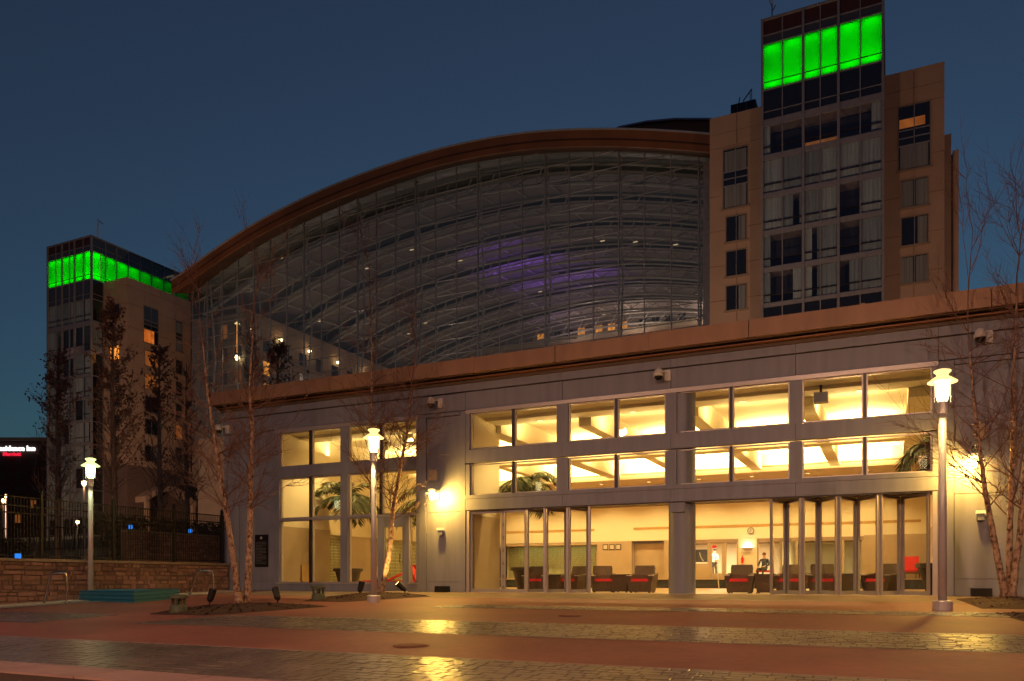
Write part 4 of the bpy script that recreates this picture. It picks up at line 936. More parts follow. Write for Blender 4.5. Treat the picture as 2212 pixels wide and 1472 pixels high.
# ------------------------------------------------------------------ trees
def smooth(pts, k=5):
    P = [Vector(p) for p in pts]; out = []
    for i in range(len(P)-1):
        a, b, c, d = P[max(i-1, 0)], P[i], P[i+1], P[min(i+2, len(P)-1)]
        for j in range(k):
            s = j/k; out.append(.5*((2*b)+(c-a)*s+(2*a-5*b+4*c-d)*s*s+(3*b-a-3*c+d)*s**3))
    out.append(P[-1]); return out
def twigs(mb, p, d, L, r, depth, rnd, rise=.06, n=4, tips=None):
    pts = [p.copy()]; k = 6; q = p.copy(); dd = d.normalized()
    for i in range(k):
        q = q+dd*(L/k); dd = (dd+Vector((rnd.gauss(0, .09), rnd.gauss(0, .09), rnd.gauss(rise, .06)))).normalized(); pts.append(q.copy())
    mb.tube(pts, [r*(1-.75*i/k) for i in range(k+1)], 3 if r < .012 else 5, cap=False)
    if tips is not None: tips += pts[3:]
    if depth:
        for i in range(n):
            j = rnd.randrange(1, k+1); a = (pts[j]-pts[j-1]).normalized(); side = a.orthogonal(); side.rotate(Matrix.Rotation(rnd.uniform(0, 6.28), 3, a)); nd = (a+side.normalized()*rnd.uniform(.45, .9)).normalized()
            twigs(mb, pts[j], nd, L*rnd.uniform(.4, .65), r*.55, depth-1, rnd, rise, n, tips)
def birch(label, stems, seed, r0=.085, nb=26, zmin=1.7, Lb=1.5):
    rnd = random.Random(seed); t = thing('birch_tree', label, 'birch tree', stems[0][0])
    crown = MB()
    for st in stems:
        pts = smooth(st, 6); k = len(pts); m = MB(); rad = []
        for i in range(k):
            s = i/(k-1); rad.append(r0*(1.12-.92*s)*(1+rnd.uniform(-.07, .07))+(.04 if i == 0 else 0))
        m.tube([p+Vector((rnd.uniform(-.008, .008), rnd.uniform(-.008, .008), 0)) for p in pts], rad, 9)
        for i in range(len(pts)*5):   # curls of peeling bark standing off the stem
            q = pts[rnd.randrange(0, int(k*.75))]; rr = r0*.9; a = rnd.uniform(0, 6.28); c = q+Vector((math.cos(a)*rr, math.sin(a)*rr, rnd.uniform(-.1, .1))); s_ = rnd.uniform(.012, .04)
            tn = Vector((-math.sin(a), math.cos(a), 0))*s_*1.3; out = Vector((math.cos(a), math.sin(a), rnd.uniform(-.5, .8)))*s_
            m.quad(c-tn, c+tn, c+tn*.6+out, c-tn*.5+out*1.2)
        link('trunk', m, M['bark'], t, True)
        for b in range(nb):
            i = rnd.randrange(0, k); q = pts[i]
            if q.z < zmin: continue
            s = i/(k-1); a = rnd.uniform(0, 6.28); el = rnd.uniform(.35, .9); d = Vector((math.cos(a)*math.cos(el), math.sin(a)*math.cos(el), math.sin(el)))
            twigs(crown, q, d, Lb*(1.15-.6*s)*rnd.uniform(.6, 1.2), .017*(1.2-.6*s), 2, rnd, .05, 5)
        twigs(crown, pts[-1], (pts[-1]-pts[-3]), Lb*1.25, .02, 3, rnd, .1, 6)
    link('crown', crown, M['twig'], t)
def toward(pts, k):   # same bearing, nearer the viewpoint
    return [(p[0]*k, -22+(p[1]+22)*k, .41+(p[2]-.41)*k) for p in pts]
birch('two-stemmed birch with peeling bark in the near mulch bed, left stem leaning left', [
    [(-14.73, -6.98, -.22), (-14.84, -7.03, .78), (-15.02, -7.12, 2.17), (-15.25, -7.23, 3.79), (-15.42, -7.31, 5.06), (-15.55, -7.37, 6.33)],
    [(-14.69, -6.74, -.22), (-14.65, -6.72, 1.02), (-14.61, -6.7, 2.77), (-14.57, -6.68, 4.17), (-14.62, -6.71, 5.22), (-14.55, -6.67, 6.86)]], 21, .085, 50)
birch('birch with two brightly lit stems before the glass door, in the far mulch bed', [
    [(-14.13, -1.95, -.05), (-14.22, -1.95, 1.14), (-14.26, -1.95, 3.26), (-14.33, -1.95, 4.96), (-14.29, -1.95, 6.37), (-14.33, -1.95, 8.35)],
    [(-14.02, -1.85, -.05), (-13.79, -1.75, 1.29), (-13.69, -1.7, 2.42), (-13.45, -1.62, 3.97), (-13.29, -1.55, 4.82), (-13.18, -1.5, 6.09)]], 22, .085, 60, 2.2, 1.7)
birch('three-stemmed birch in the bed at the right edge, before the wall lamp', [
    toward([(2.42, -.02, -.01), (2.21, -.12, 1.2), (1.99, -.22, 2.51), (1.89, -.27, 3.27), (1.76, -.33, 4.48), (1.66, -.38, 5.79)], .94),
    toward([(2.53, .26, -.01), (2.55, .27, 1.87), (2.61, .29, 3.75), (2.63, .3, 5.18), (2.68, .33, 7.17)], .93),
    toward([(2.53, -.18, 0), (2.7, -.1, 1.51), (2.82, -.05, 3.14), (3.01, .04, 4.76), (3.16, .11, 6.38)], .94)], 23, .07, 24, 1.5, 2.1)

def pear(label, x, y, z0, zt, seed, leafy=1., w=.9, zc=None, lit=False):
    rnd = random.Random(seed); t = thing('pear_tree', label, 'tree', (x, y, z0), group='upright trees holding brown leaves' if leafy else 'bare upright trees')
    H = zt-z0; m = MB(); pts = smooth([(x, y, z0-.1), (x+.05, y, z0+H*.3), (x-.04, y, z0+H*.65), (x, y, zt)], 6); k = len(pts)
    m.tube(pts, [H*.016*(1.05-i/k) for i in range(k)], 8); link('trunk', m, M['greybark'], t, True)
    crown = MB(); tips = []
    zc = zc or z0+H*.22
    for b in range(84):
        s = rnd.random()**.9; q = Vector((x, y, zc+(zt-zc)*s*.95)); a = rnd.uniform(0, 6.28); el = rnd.uniform(.55, 1.0); d = Vector((math.cos(a)*math.cos(el), math.sin(a)*math.cos(el), math.sin(el)))
        wid = w*H*.17*(1.1-.85*s)*(.55+min(1, s*5)*.45); twigs(crown, q, d, wid*rnd.uniform(.7, 1.4), H*.0022, 1, rnd, .12, 5, tips)
    link('crown', crown, M['greybark'], t)
    if leafy:
        lv = MB(); tips = [p for p in tips if rnd.random() < .40*leafy*min(1, max(.18, (p.z-zc)/(zt-zc)*1.6))]
        for p in tips:
            for _ in range(2):
                c = p+Vector((rnd.gauss(0, .07), rnd.gauss(0, .07), rnd.gauss(-.04, .06))); a = Vector((rnd.uniform(-1, 1), rnd.uniform(-1, 1), rnd.uniform(-1.6, .2))).normalized(); b = a.orthogonal().normalized(); s_ = H*.0056*rnd.uniform(.6, 1.4)
                lv.quad(c-a*s_, c-b*s_*.6, c+a*s_, c+b*s_*.6)
        o = link('leaves', lv, M['deadleaf'], t)
pear('upright tree with brown leaves in front of the glass corner of the left tower', -35.92, 2.97, 1.0, 11.7, 31, 1)
pear('tallest upright tree with brown leaves, its trunk lit green by the lamp post', -29.12, .67, 1.0, 12.0, 32, 1.1)
pear('upright tree with brown leaves before the tan side of the left tower', -34.85, 7.91, 1.0, 12.8, 33, .9)
pear('upright leafy tree rising behind the pavilion roof before the atrium glass', -41.76, 24.56, 1.0, 18.2, 34, 1.3, 1.1)
pear('bare upright tree behind the pavilion roof left of the leafy one', -39.87, 19.92, 1.0, 18.4, 35, 0, .8)
pear('bare thin tree beside the left tower wing behind the leaning birch', -38.5, 13.0, 1.0, 13.5, 36, .12, 1.)
# small lamp posts up the drive
def drive_lamp(label, x, y, zt, z0, watts=160):
    t = thing('drive_lamp', label, 'lamp post', (x, y, z0), group='small lamps along the drive')
    m = MB(); m.lathe([(.08, 0), (.06, zt-z0-.3)], (x, y, z0), 8); link('pole', m, M['post'], t)
    m = MB(); m.lathe([(.06, .1), (.12, .2), (.13, .32), (.08, .4), (0, .44)], (x, y, zt-.42), 12); link('globe', m, M['bulb'], t, True)
    m = MB(); m.lathe([(.12, -.02), (.18, 0), (.12, .03)], (x, y, zt-.05), 12); link('rim', m, M['lamprim'], t)
    lamp('POINT', (x, y, zt-.25), watts, (1, .55, .25), .3, parent=t)
drive_lamp('small lit lamp post low at the left edge of the frame', -60.4, 15.67, 6.5, 1.3)
drive_lamp('small lit lamp just left of the greenish lamp post', -45.75, 11.55, 6.6, 1.1)
drive_lamp('low lit globe seen through the fence right of the tree lit from below', -64.6, 24.75, 5.6, 3.0, 80)
drive_lamp('distant lit lamp above the other small one at the left edge', -90.4, 34.6, 10.0, 3.0, 80)

# ------------------------------------------------------------------ hotel towers
def pane_cell(t, m, axis, a, b, y, z0, z1, name='window_pane', th=.03):
    if axis == 'x': return link(name, MB().box(a, b, y, y+th, z0, z1), m, t)
    return link(name, MB().box(y-th, y, a, b, z0, z1), m, t)
def curtain(t, par, axis, a, b, y, z0, z1, gap=.25):
    """pleated curtain hanging behind a pane"""
    m = MB(); n = max(4, int((b-a)/.14)); P_ = []
    for i in range(n+1):
        x = a+(b-a)*i/n; d = gap*.5+(.05 if i % 2 else 0); P_.append((x, y+d) if axis == 'x' else (y-d, x))
    for i in range(n): m.quad((*P_[i], z0), (*P_[i+1], z0), (*P_[i+1], z1), (*P_[i], z1))
    link('curtain', m, M['curtain'] if (int(a*7)+int(z0*3)) % 3 else M['curtain_b'], par)
def glass_face(t, axis, cols, y, rows, major, thick=.18):
    """rows: (z0, z1, kind, pattern) ; cols: boundaries along the face"""
    lo, hi = cols[0], cols[-1]
    for z0, z1, kind, pat in rows:
        for i, (a, b) in enumerate(zip(cols, cols[1:])):
            a_, b_ = a+.04, b-.04
            if kind == 'green': pane_cell(t, M['green'], axis, a_, b_, y+(.05 if axis == 'x' else -.05), z0+.03, z1-.03, 'green_panel')
            elif kind == 'dark': pane_cell(t, M['dglass'], axis, a_, b_, y+(.05 if axis == 'x' else -.05), z0+.03, z1-.03, 'spandrel_panel')
            elif kind == 'grey': pane_cell(t, M['dgrey'], axis, a_, b_, y+(.05 if axis == 'x' else -.05), z0+.03, z1-.03, 'spandrel_panel')
            elif kind == 'maroon': pane_cell(t, M['maroon'], axis, a_, b_, y+(.02 if axis == 'x' else -.02), z0+.03, z1-.03, 'top_panel')
            elif kind == 'sill': pane_cell(t, M['mull'], axis, a_-.04, b_+.04, y-(.05 if axis == 'x' else -.05), z0, z1, 'sill_band', .2)
            elif kind == 'win':
                p = pane_cell(t, M['tglass'], axis, a_, b_, y+(.05 if axis == 'x' else -.05), z0+.03, z1-.03)
                c = pat[i % len(pat)]
                if c in 'cC': curtain(t, p, axis, a_, b_, y+(.05 if axis == 'x' else -.05), z0, z1)
                if c == 'l': curtain(t, p, axis, a_, a_+(b_-a_)*.38, y+(.05 if axis == 'x' else -.05), z0, z1)
                if c == 'r': curtain(t, p, axis, a_+(b_-a_)*.5, b_, y+(.05 if axis == 'x' else -.05), z0, z1)
                if c == 'g': curtain(t, p, axis, a_, a_+(b_-a_)*.5, y+(.05 if axis == 'x' else -.05), z0, z1); curtain(t, p, axis, a_+(b_-a_)*.82, b_, y+(.05 if axis == 'x' else -.05), z0, z1)
                yy = y+1.6 if axis == 'x' else y-1.6
                bm = (M['warmdim'] if t.name == 'hotel_tower' else M['pinkdim']) if c in 'w' else M['roomdark']
                link('room_wall', MB().box(*((a, b, yy, yy+.05) if axis == 'x' else (yy-.05, yy, a, b)), z0, z1) if c != 'w' else MB().box(*((a, b, yy, yy+.05) if axis == 'x' else (yy-.05, yy, a, b)), z0, z0+(z1-z0)*.45), bm, p)
        if kind in ('win', 'green'):
            zt = z0+(z1-z0)*(.26 if kind == 'win' else .17); link('transom', MB().box(*((lo, hi, y-.01, y+.049) if axis == 'x' else (y-.049, y+.01, lo, hi)), zt-.035, zt+.035), M['alu_dark'], t)
        if kind in ('dark', 'grey') and z1-z0 > 1.5:
            zt = z0+.72; link('transom', MB().box(*((lo, hi, y-.01, y+.049) if axis == 'x' else (y-.049, y+.01, lo, hi)), zt-.03, zt+.03), M['mull'], t)
    z0, z1 = min(r[0] for r in rows), max(r[1] for r in rows)
    for i, c in enumerate(cols):
        w = .10 if i in major else .045; d = .16 if i in major else .06
        link('mullion', MB().box(*((c-w, c+w, y-d, y+.13) if axis == 'x' else (y-.13, y+d, c-w, c+w)), z0, z1), M['mull'], t)
    for r in rows: link('rail', MB().box(*((lo, hi, y-.03, y+.12) if axis == 'x' else (y-.12, y+.03, lo, hi)), r[1]-.045, r[1]+.045), M['mull'], t)
def green_box(t, axis, cells, y, z0, z1):
    """white back panel and a green tube light along the foot of every cell"""
    d = 1 if axis == 'x' else -1; a, b = cells[0][0], cells[-1][1]
    link('light_box', MB().box(*((a, b, y+1.3, y+1.36) if axis == 'x' else (y-1.36, y-1.3, a, b)), z0, z1), M['lightbox'], t)
    for p, q, w in cells:
        c = (p+q)/2
        for zz, k, rx in ((z0+.12, 1, 180), (z1-.12, .55, 0)):
            o = lamp('AREA', (c, y+.5, zz) if axis == 'x' else (y-.5, c, zz), w*k, (.004, 1, .006), (q-p)*.55, (R(rx), 0, 0) if axis == 'x' else (R(rx), 0, R(90)), .25, parent=t, name='green_tube')
def precast(t, axis, a, b, y, zs, ncol, m='limestone', th=.3):
    for z0, z1 in zip(zs, zs[1:]):
        for i in range(ncol):
            p, q = a+(b-a)*i/ncol+.02, a+(b-a)*(i+1)/ncol-.02
            link('precast_panel', MB().box(*((p, q, y, y+th) if axis == 'x' else (y-th, y, p, q)), z0+.02, z1-.02), M[m], t)
def wall_window(t, axis, a, b, y, z0, z1, kind='dark', mull=True, split=None):
    """framed window standing in a precast wall: deep jambs, pane set back"""
    m = MB(); w = .09
    for (p, q, r, s_) in ((a-w, a, z0-w, z1+w), (b, b+w, z0-w, z1+w), (a, b, z1, z1+w)):
        m.box(*((p, q, y-.05, y+.12) if axis == 'x' else (y-.12, y+.05, p, q)), r, s_)
    m.box(*((a-.2, b+.2, y-.12, y+.12) if axis == 'x' else (y-.12, y+.12, a-.2, b+.2)), z0-.16, z0)
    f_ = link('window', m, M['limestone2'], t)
    yy = y-.012 if axis == 'x' else y+.012
    def slab(mt, c0, c1, h0, h1, d=0, nm='pane'): link(nm, MB().box(*((a+(b-a)*c0, a+(b-a)*c1, yy-.004-d, yy+.01-d) if axis == 'x' else (yy-.01+d, yy+.004+d, a+(b-a)*c0, a+(b-a)*c1)), z0+(z1-z0)*h0, z0+(z1-z0)*h1), mt, f_)
    if kind == 'dark': slab(M['dglass'], 0, 1, 0, 1)
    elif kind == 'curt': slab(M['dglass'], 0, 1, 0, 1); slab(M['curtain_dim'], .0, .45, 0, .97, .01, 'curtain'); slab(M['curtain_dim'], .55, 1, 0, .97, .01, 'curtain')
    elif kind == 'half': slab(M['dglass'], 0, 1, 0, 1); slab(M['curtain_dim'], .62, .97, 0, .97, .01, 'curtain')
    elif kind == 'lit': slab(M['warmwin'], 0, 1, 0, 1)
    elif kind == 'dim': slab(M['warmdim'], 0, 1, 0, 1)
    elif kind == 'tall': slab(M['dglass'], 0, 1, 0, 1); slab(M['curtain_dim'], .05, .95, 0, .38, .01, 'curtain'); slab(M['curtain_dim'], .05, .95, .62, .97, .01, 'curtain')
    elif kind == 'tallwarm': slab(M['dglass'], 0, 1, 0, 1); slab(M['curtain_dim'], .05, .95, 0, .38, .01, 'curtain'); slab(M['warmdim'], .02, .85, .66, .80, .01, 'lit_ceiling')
    elif kind == 'tallorange': slab(M['dglass'], 0, 1, 0, 1); slab(M['dgrey'], .02, .98, .52, .98, .01, 'curtain'); slab(M['warmwin2'], .0, .72, 0, .36, .01, 'lit_curtain')
    if mull: slab(M['mull'], .485, .515, 0, 1, .02, 'mullion')
    for s_ in ((.25,) if split is None else split): slab(M['mull'], 0, 1, s_-.01, s_+.01, .02, 'transom')
M['warmwin2'] = emit('orange_lit_curtain', (1, .23, .03), .42, .5, 1.2)

GW = 30
rt = thing('hotel_tower', 'tall hotel tower at the right with a glass bay topped by green lit panels', 'tower', (-5, 60, 6.0))
rc = [-10.18, -8.52, -6.82, -5.46, -4.04, -2.37, -.66]
rows = [(21.6, 24.08, 'dark', ''), (24.08, 24.36, 'sill', ''), (24.36, 27.1, 'win', 'lrgcrc'), (27.1, 27.48, 'sill', ''), (27.48, 30.33, 'win', 'ldgcdc'), (30.33, 30.70, 'sill', ''), (30.70, 33.55, 'win', 'cgccdc'), (33.55, 33.92, 'sill', ''),
        (33.92, 36.86, 'win', 'cccccc'), (36.86, 37.26, 'sill', ''), (37.26, 39.8, 'win', 'ldwwdr'), (39.8, 40.33, 'sill', ''), (40.33, 42.95, 'dark', ''), (42.95, 46.94, 'green', ''), (46.94, 47.7, 'grey', ''), (47.7, 49.0, 'maroon', '')]
glass_face(rt, 'x', rc, 50., rows, (0, 2, 4, 6))
link('tower_core', MB().box(-10.2, -.64, 51.9, 76, 6, 48.9), M['roomdark'], rt)
for z in (24.2, 27.3, 30.5, 33.7, 37.05, 40.05): link('floor_slab', MB().box(-10.2, -.64, 50.12, 51.9, z-.12, z+.12), M['limestone2'], rt)
green_box(rt, 'x', [(a, b, GW*w) for a, b, w in zip(rc, rc[1:], (.9, 1.05, .55, .7, 1.2, 1.1))], 50., 42.97, 46.92)
link('bay_side', MB().box(-10.22, -10.12, 50.14, 51.9, 20, 49.0), M['mull'], rt); link('bay_side', MB().box(-.72, -.62, 50.14, 51.9, 20, 49.0), M['mull'], rt)
link('roof_coping', MB().box(-10.3, -.56, 49.85, 76, 48.98, 49.12), M['mull'], rt)
zs = [19.5, 22.7, 25.9, 29.1, 32.3, 35.5, 39.9, 41.2, 42.8]
precast(rt, 'x', -15.15, -10.24, 52., zs, 2); precast(rt, 'x', -.60, 3.90, 52., zs, 2)
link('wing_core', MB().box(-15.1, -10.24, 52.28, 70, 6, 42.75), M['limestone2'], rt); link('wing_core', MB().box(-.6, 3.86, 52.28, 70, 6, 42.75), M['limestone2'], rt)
link('rear_wing', MB().box(3.90, 4.42, 52.9, 70, 6, 37.2), M['limestone'], rt); link('rear_wing', MB().box(4.55, 4.98, 53.2, 70, 6, 35.9), M['limestone'], rt); link('rear_gap', MB().box(4.42, 4.55, 53.4, 70, 6, 35.7), M['maroon'], rt)
wall_window(rt, 'x', -13.88, -11.75, 51.99, 34.2, 39.55, 'tall', split=(.38, .50, .62))
for z0, z1, k in ((31.15, 33.4, 'half'), (28.0, 30.25, 'dark'), (24.9, 27.1, 'half')): wall_window(rt, 'x', -13.62, -11.87, 51.99, z0, z1, k, split=())
wall_window(rt, 'x', .52, 2.82, 51.99, 34.5, 39.8, 'tallwarm', split=(.38, .50, .62))
for z0, z1, k in ((31.35, 33.6, 'curt'), (28.2, 30.5, 'half'), (25.05, 27.25, 'curt')): wall_window(rt, 'x', .72, 2.66, 51.99, z0, z1, k, split=())
# lit bulb glimpsed in a room
link('room_lamp', MB().lathe([(.1, 0), (.22, .25), (.2, .35)], (-4.6, 51.4, 37.5), 10), M['warmwin'], rt)
def antenna(label, x, y, z, parts):
    t = thing('antenna', label, 'antenna', (x, y, z)); 
    for a, b, r in parts: link('mast_tube', MB().tube([(x+a[0], y+a[1], z+a[2]), (x+b[0], y+b[1], z+b[2])], r, 6), M['post'] if r > .05 else M['mull'], t)
antenna('thin antenna on the roof edge of the right tower', -9.5, 51, 49.1, [((0, 0, 0), (0, 0, 2.4), .06), ((0, 0, 1.6), (-.3, 0, 2.5), .04), ((0, 0, 1.2), (.3, 0, 1.7), .04)])
t = thing('roof_plant_box', 'small dark box with panel joints on the roof left of the right tower', 'roof box', (-12.4, 55, 42.75))
link('box_body', MB().box(-13.6, -11.35, 54, 56, 42.76, 44.75), M['plaque'], t)
for x in (-13.0, -12.2): link('joint', MB().box(x-.03, x+.03, 53.985, 54, 42.76, 44.7), M['mull'], t)
antenna('pair of thin dish arms on the small roof box', -12.6, 55, 44.75, [((-.5, 0, 0), (-.35, 0, 1.1), .05), ((-.3, 0, 0), (-.4, 0, .6), .04), ((.6, 0, 0), (.6, 0, 1.5), .04), ((-.05, 0, .65), (.75, 0, 1.6), .06), ((.75, 0, .55), (.75, 0, 1.5), .04)])

lt = thing('hotel_tower', 'left hotel tower with green lit panels along its top and a tan side block', 'tower', (-103, 60, 6))
lc = [-110.04, -108.31, -106.9, -105.4, -104.22, -102.45, -100.73]
rows = [(6, 9, 'dark', ''), (9.0, 10.0, 'sill', '')]
z = 10.0; pats = ['cccccc', 'cgccdc', 'dccccc', 'ccdccg', 'ccccdc', 'cdcccc', 'ccdwcc']
for k in range(7): rows += [(z, z+2.85, 'win', pats[k]), (z+2.85, z+3.2, 'sill', '')]; z += 3.2
rows += [(32.4, 35.95, 'win', 'cwwwww'), (35.95, 36.6, 'sill', ''), (36.6, 39.65, 'win', 'cccccc'), (39.65, 42.36, 'grey', ''), (42.36, 46.37, 'green', ''), (46.37, 47.1, 'grey', ''), (47.1, 48.3, 'maroon', '')]
glass_face(lt, 'x', lc, 53., rows, (0, 2, 4, 6))
link('tower_core', MB().box(-110, -102.2, 54.9, 80, 5, 48.2), M['roomdark'], lt)
link('bay_side', MB().box(-110.1, -110.0, 53.14, 54.9, 6, 48.3), M['mull'], lt)
link('roof_coping', MB().box(-110.15, -100.6, 52.85, 80, 48.28, 48.42), M['mull'], lt)
side = [53.1, 55.2, 57.0, 58.9, 60.9, 63.0, 65.2, 67.5, 70.]
glass_face(lt, 'y', side, -100.73, [(42.36, 46.37, 'green', ''), (46.37, 48.3, 'grey', '')], ())
green_box(lt, 'x', [(a, b, GW*w) for a, b, w in zip(lc, lc[1:], (.9, 1.0, .7, .6, 1.1, 1.3))], 53., 42.38, 46.35)
green_box(lt, 'y', [(a, b, GW*w) for a, b, w in zip(side, side[1:], (1.5, .7, 1.0, .7, .3, .25, .12, .05))], -100.73, 42.38, 46.35)
rws = [(39.65, 42.36, 'dark', ''), (36.6, 39.65, 'win', 'd'), (35.95, 36.6, 'sill', ''), (32.4, 35.95, 'win', 'c')]+[(10+3.2*k, 12.9+3.2*k, 'win', 'd') for k in range(7)]
glass_face(lt, 'y', [53.1, 54.85], -100.73, rws, ())
link('west_wing', MB().box(-112.5, -110.1, 55, 70, 6, 39.9), M['limestone'], lt)
for z in (15, 20, 25, 30, 35): wall_window(lt, 'x', -112.0, -110.9, 54.99, z, z+1.9, 'dark', split=())
zs = [16.5, 19.7, 22.9, 26.1, 29.3, 32.5, 35.7, 38.9, 41.3, 42.5]
precast(lt, 'x', -100.7, -95.95, 54.9, zs, 2); precast(lt, 'y', 54.9, 66, -95.92, zs, 4)
link('block_core', MB().box(-100.7, -96.2, 55.2, 66, 6, 42.4), M['limestone2'], lt)
link('brick_base', MB().box(-100.72, -95.9, 54.87, 66.02, 5, 16.5), M['brick_brown'], lt); link('base_course', MB().box(-100.8, -95.82, 54.8, 66.1, 16.4, 16.75), M['limestone'], lt)
for z0, k in ((37.0, 'dark'), (31.2, 'lit'), (27.9, 'dark'), (24.7, 'dark'), (21.5, 'dark'), (18.2, 'dark')): wall_window(lt, 'x', -99.3, -97.5, 54.89, z0, z0+1.95, k, split=())
wall_window(lt, 'y', 57.6, 60.0, -95.91, 34.2, 39.3, 'tallorange', split=(.38, .50, .62))
for z0, k in ((30.9, 'dim'), (27.6, 'dim'), (24.4, 'dark'), (21.2, 'dark'), (17.4, 'half')): wall_window(lt, 'y', 57.8, 60.0, -95.91, z0, z0+2.1, k, split=())
wall_window(lt, 'y', 63.2, 64.3, -95.91, 34.4, 38.8, 'tall', mull=False, split=(.38, .50, .62))
for z0, k in ((31.0, 'dark'), (27.8, 'dark'), (24.5, 'dark'), (21.3, 'dim'), (18, 'dark')): wall_window(lt, 'y', 63.2, 64.3, -95.91, z0, z0+2.0, k, mull=False, split=())
# arched entrance canopy at the foot of the block
m = MB(); n = 10; o = []
for i in range(n+1):
    y = 56.2+9.0*i/n; zz = 11.2+1.9*math.sin(math.pi*i/n); o.append((y, zz))
for (y0, z0), (y1, z1) in zip(o, o[1:]): m.hexa([(-95.9, y0, z0), (-93.9, y0, z0), (-93.9, y1, z1), (-95.9, y1, z1)], [(-95.9, y0, z0+.8), (-93.9, y0, z0+.8), (-93.9, y1, z1+.8), (-95.9, y1, z1+.8)])
link('entrance_canopy', m, M['limestone'], lt)
for y in (56.6, 64.8): link('canopy_pillar', MB().box(-94.4, -93.9, y-.25, y+.25, 6, 11.4), M['limestone'], lt)
for z in (39.3,): 
    for u in (-103.2, -101.4): link('ceiling_bulb', MB().lathe([(.12, 0), (.12, .1)], (u, 54.2, 35.5), 8), M['bulb'], lt)
antenna('mast with a slanting arm on the front corner of the left tower', -100.3, 53.6, 48.4, [((0, 0, 0), (0, 0, 2.5), .07), ((.12, 0, 0), (.12, 0, 1.4), .06), ((0, 0, 2.4), (1.1, 0, 1.5), .05), ((0, 0, 1.5), (.5, 0, 2.0), .04)])
t = thing('roof_davit', 'white steel davit bracket on the roof of the left tower beside the arch', 'davit', (-96.1, 62.9, 42.4))
link('upright', MB().box(-96.2, -96.0, 62.8, 63.0, 42.4, 45.3), M['truss'], t); link('arm', MB().box(-98.2, -95.95, 62.8, 63.0, 45.3, 45.5), M['truss'], t)
# recessed strip between the left block and the atrium glass
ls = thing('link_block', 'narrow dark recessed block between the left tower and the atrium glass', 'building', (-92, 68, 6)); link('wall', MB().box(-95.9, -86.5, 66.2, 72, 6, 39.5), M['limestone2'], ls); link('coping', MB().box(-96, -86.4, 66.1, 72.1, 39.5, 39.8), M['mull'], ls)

# ------------------------------------------------------------------ atrium with the arched roof
OUT = [(-87.5, 40.3), (-85.57, 41.21), (-81.53, 42.76), (-75.96, 44.62), (-70.27, 46.10), (-62.57, 47.45), (-55.96, 48.18), (-49.35, 48.60), (-43.26, 48.62), (-36.23, 48.08), (-31.69, 47.35), (-26.17, 46.15), (-20.85, 44.71), (-15.88, 43.15), (-12, 41.8)]
GL = [(-88.0, 39.4), (-86.09, 40.35), (-84.71, 40.97), (-78.92, 43.13), (-73.01, 44.94), (-65.01, 46.43), (-58.14, 47.39), (-51.28, 48.04), (-44.94, 48.20), (-37.65, 47.60), (-32.93, 46.85), (-27.19, 45.68), (-21.67, 44.20), (-16.5, 42.55), (-12, 41.0)]
def interp(T, u):
    if u <= T[0][0]: return T[0][1]
    for (a, b), (c, d) in zip(T, T[1:]):
        if u <= c: return b+(d-b)*(u-a)/(c-a)
    return T[-1][1]
def sm(T, u, w=3.):   # softened curve
    return sum(interp(T, u+d*w/3) for d in range(-3, 4))/7
at = thing('atrium', 'huge glass atrium under a sweeping arched roof between the two hotel towers', 'atrium', (-50, 85, 6))
US = [-87.5+i*1.5 for i in range(51)]
m = MB(); mt = MB(); ms = MB(); ml = MB(); md = MB()
for a, b in zip(US, US[1:]):
    za, zb = sm(OUT, a), sm(OUT, b); ga, gb = sm(GL, a), sm(GL, b)
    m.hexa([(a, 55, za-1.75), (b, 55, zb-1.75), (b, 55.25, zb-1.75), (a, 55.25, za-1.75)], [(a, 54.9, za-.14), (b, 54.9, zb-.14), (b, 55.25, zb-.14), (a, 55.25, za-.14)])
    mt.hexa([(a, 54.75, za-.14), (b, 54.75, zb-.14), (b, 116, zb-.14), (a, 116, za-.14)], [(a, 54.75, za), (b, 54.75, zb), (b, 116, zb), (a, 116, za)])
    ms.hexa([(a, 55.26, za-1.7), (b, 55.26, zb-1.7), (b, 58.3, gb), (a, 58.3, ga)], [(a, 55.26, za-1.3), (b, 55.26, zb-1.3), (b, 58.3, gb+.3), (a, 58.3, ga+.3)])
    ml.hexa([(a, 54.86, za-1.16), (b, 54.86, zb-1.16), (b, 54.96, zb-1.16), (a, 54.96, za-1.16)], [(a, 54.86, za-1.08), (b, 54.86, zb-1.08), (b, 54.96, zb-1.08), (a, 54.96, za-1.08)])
link('roof_fascia', m, M['copper'], at); link('roof_edge', mt, M['roof'], at); link('roof_soffit', ms, M['copper2'], at); link('fascia_seam', ml, M['copper2'], at)
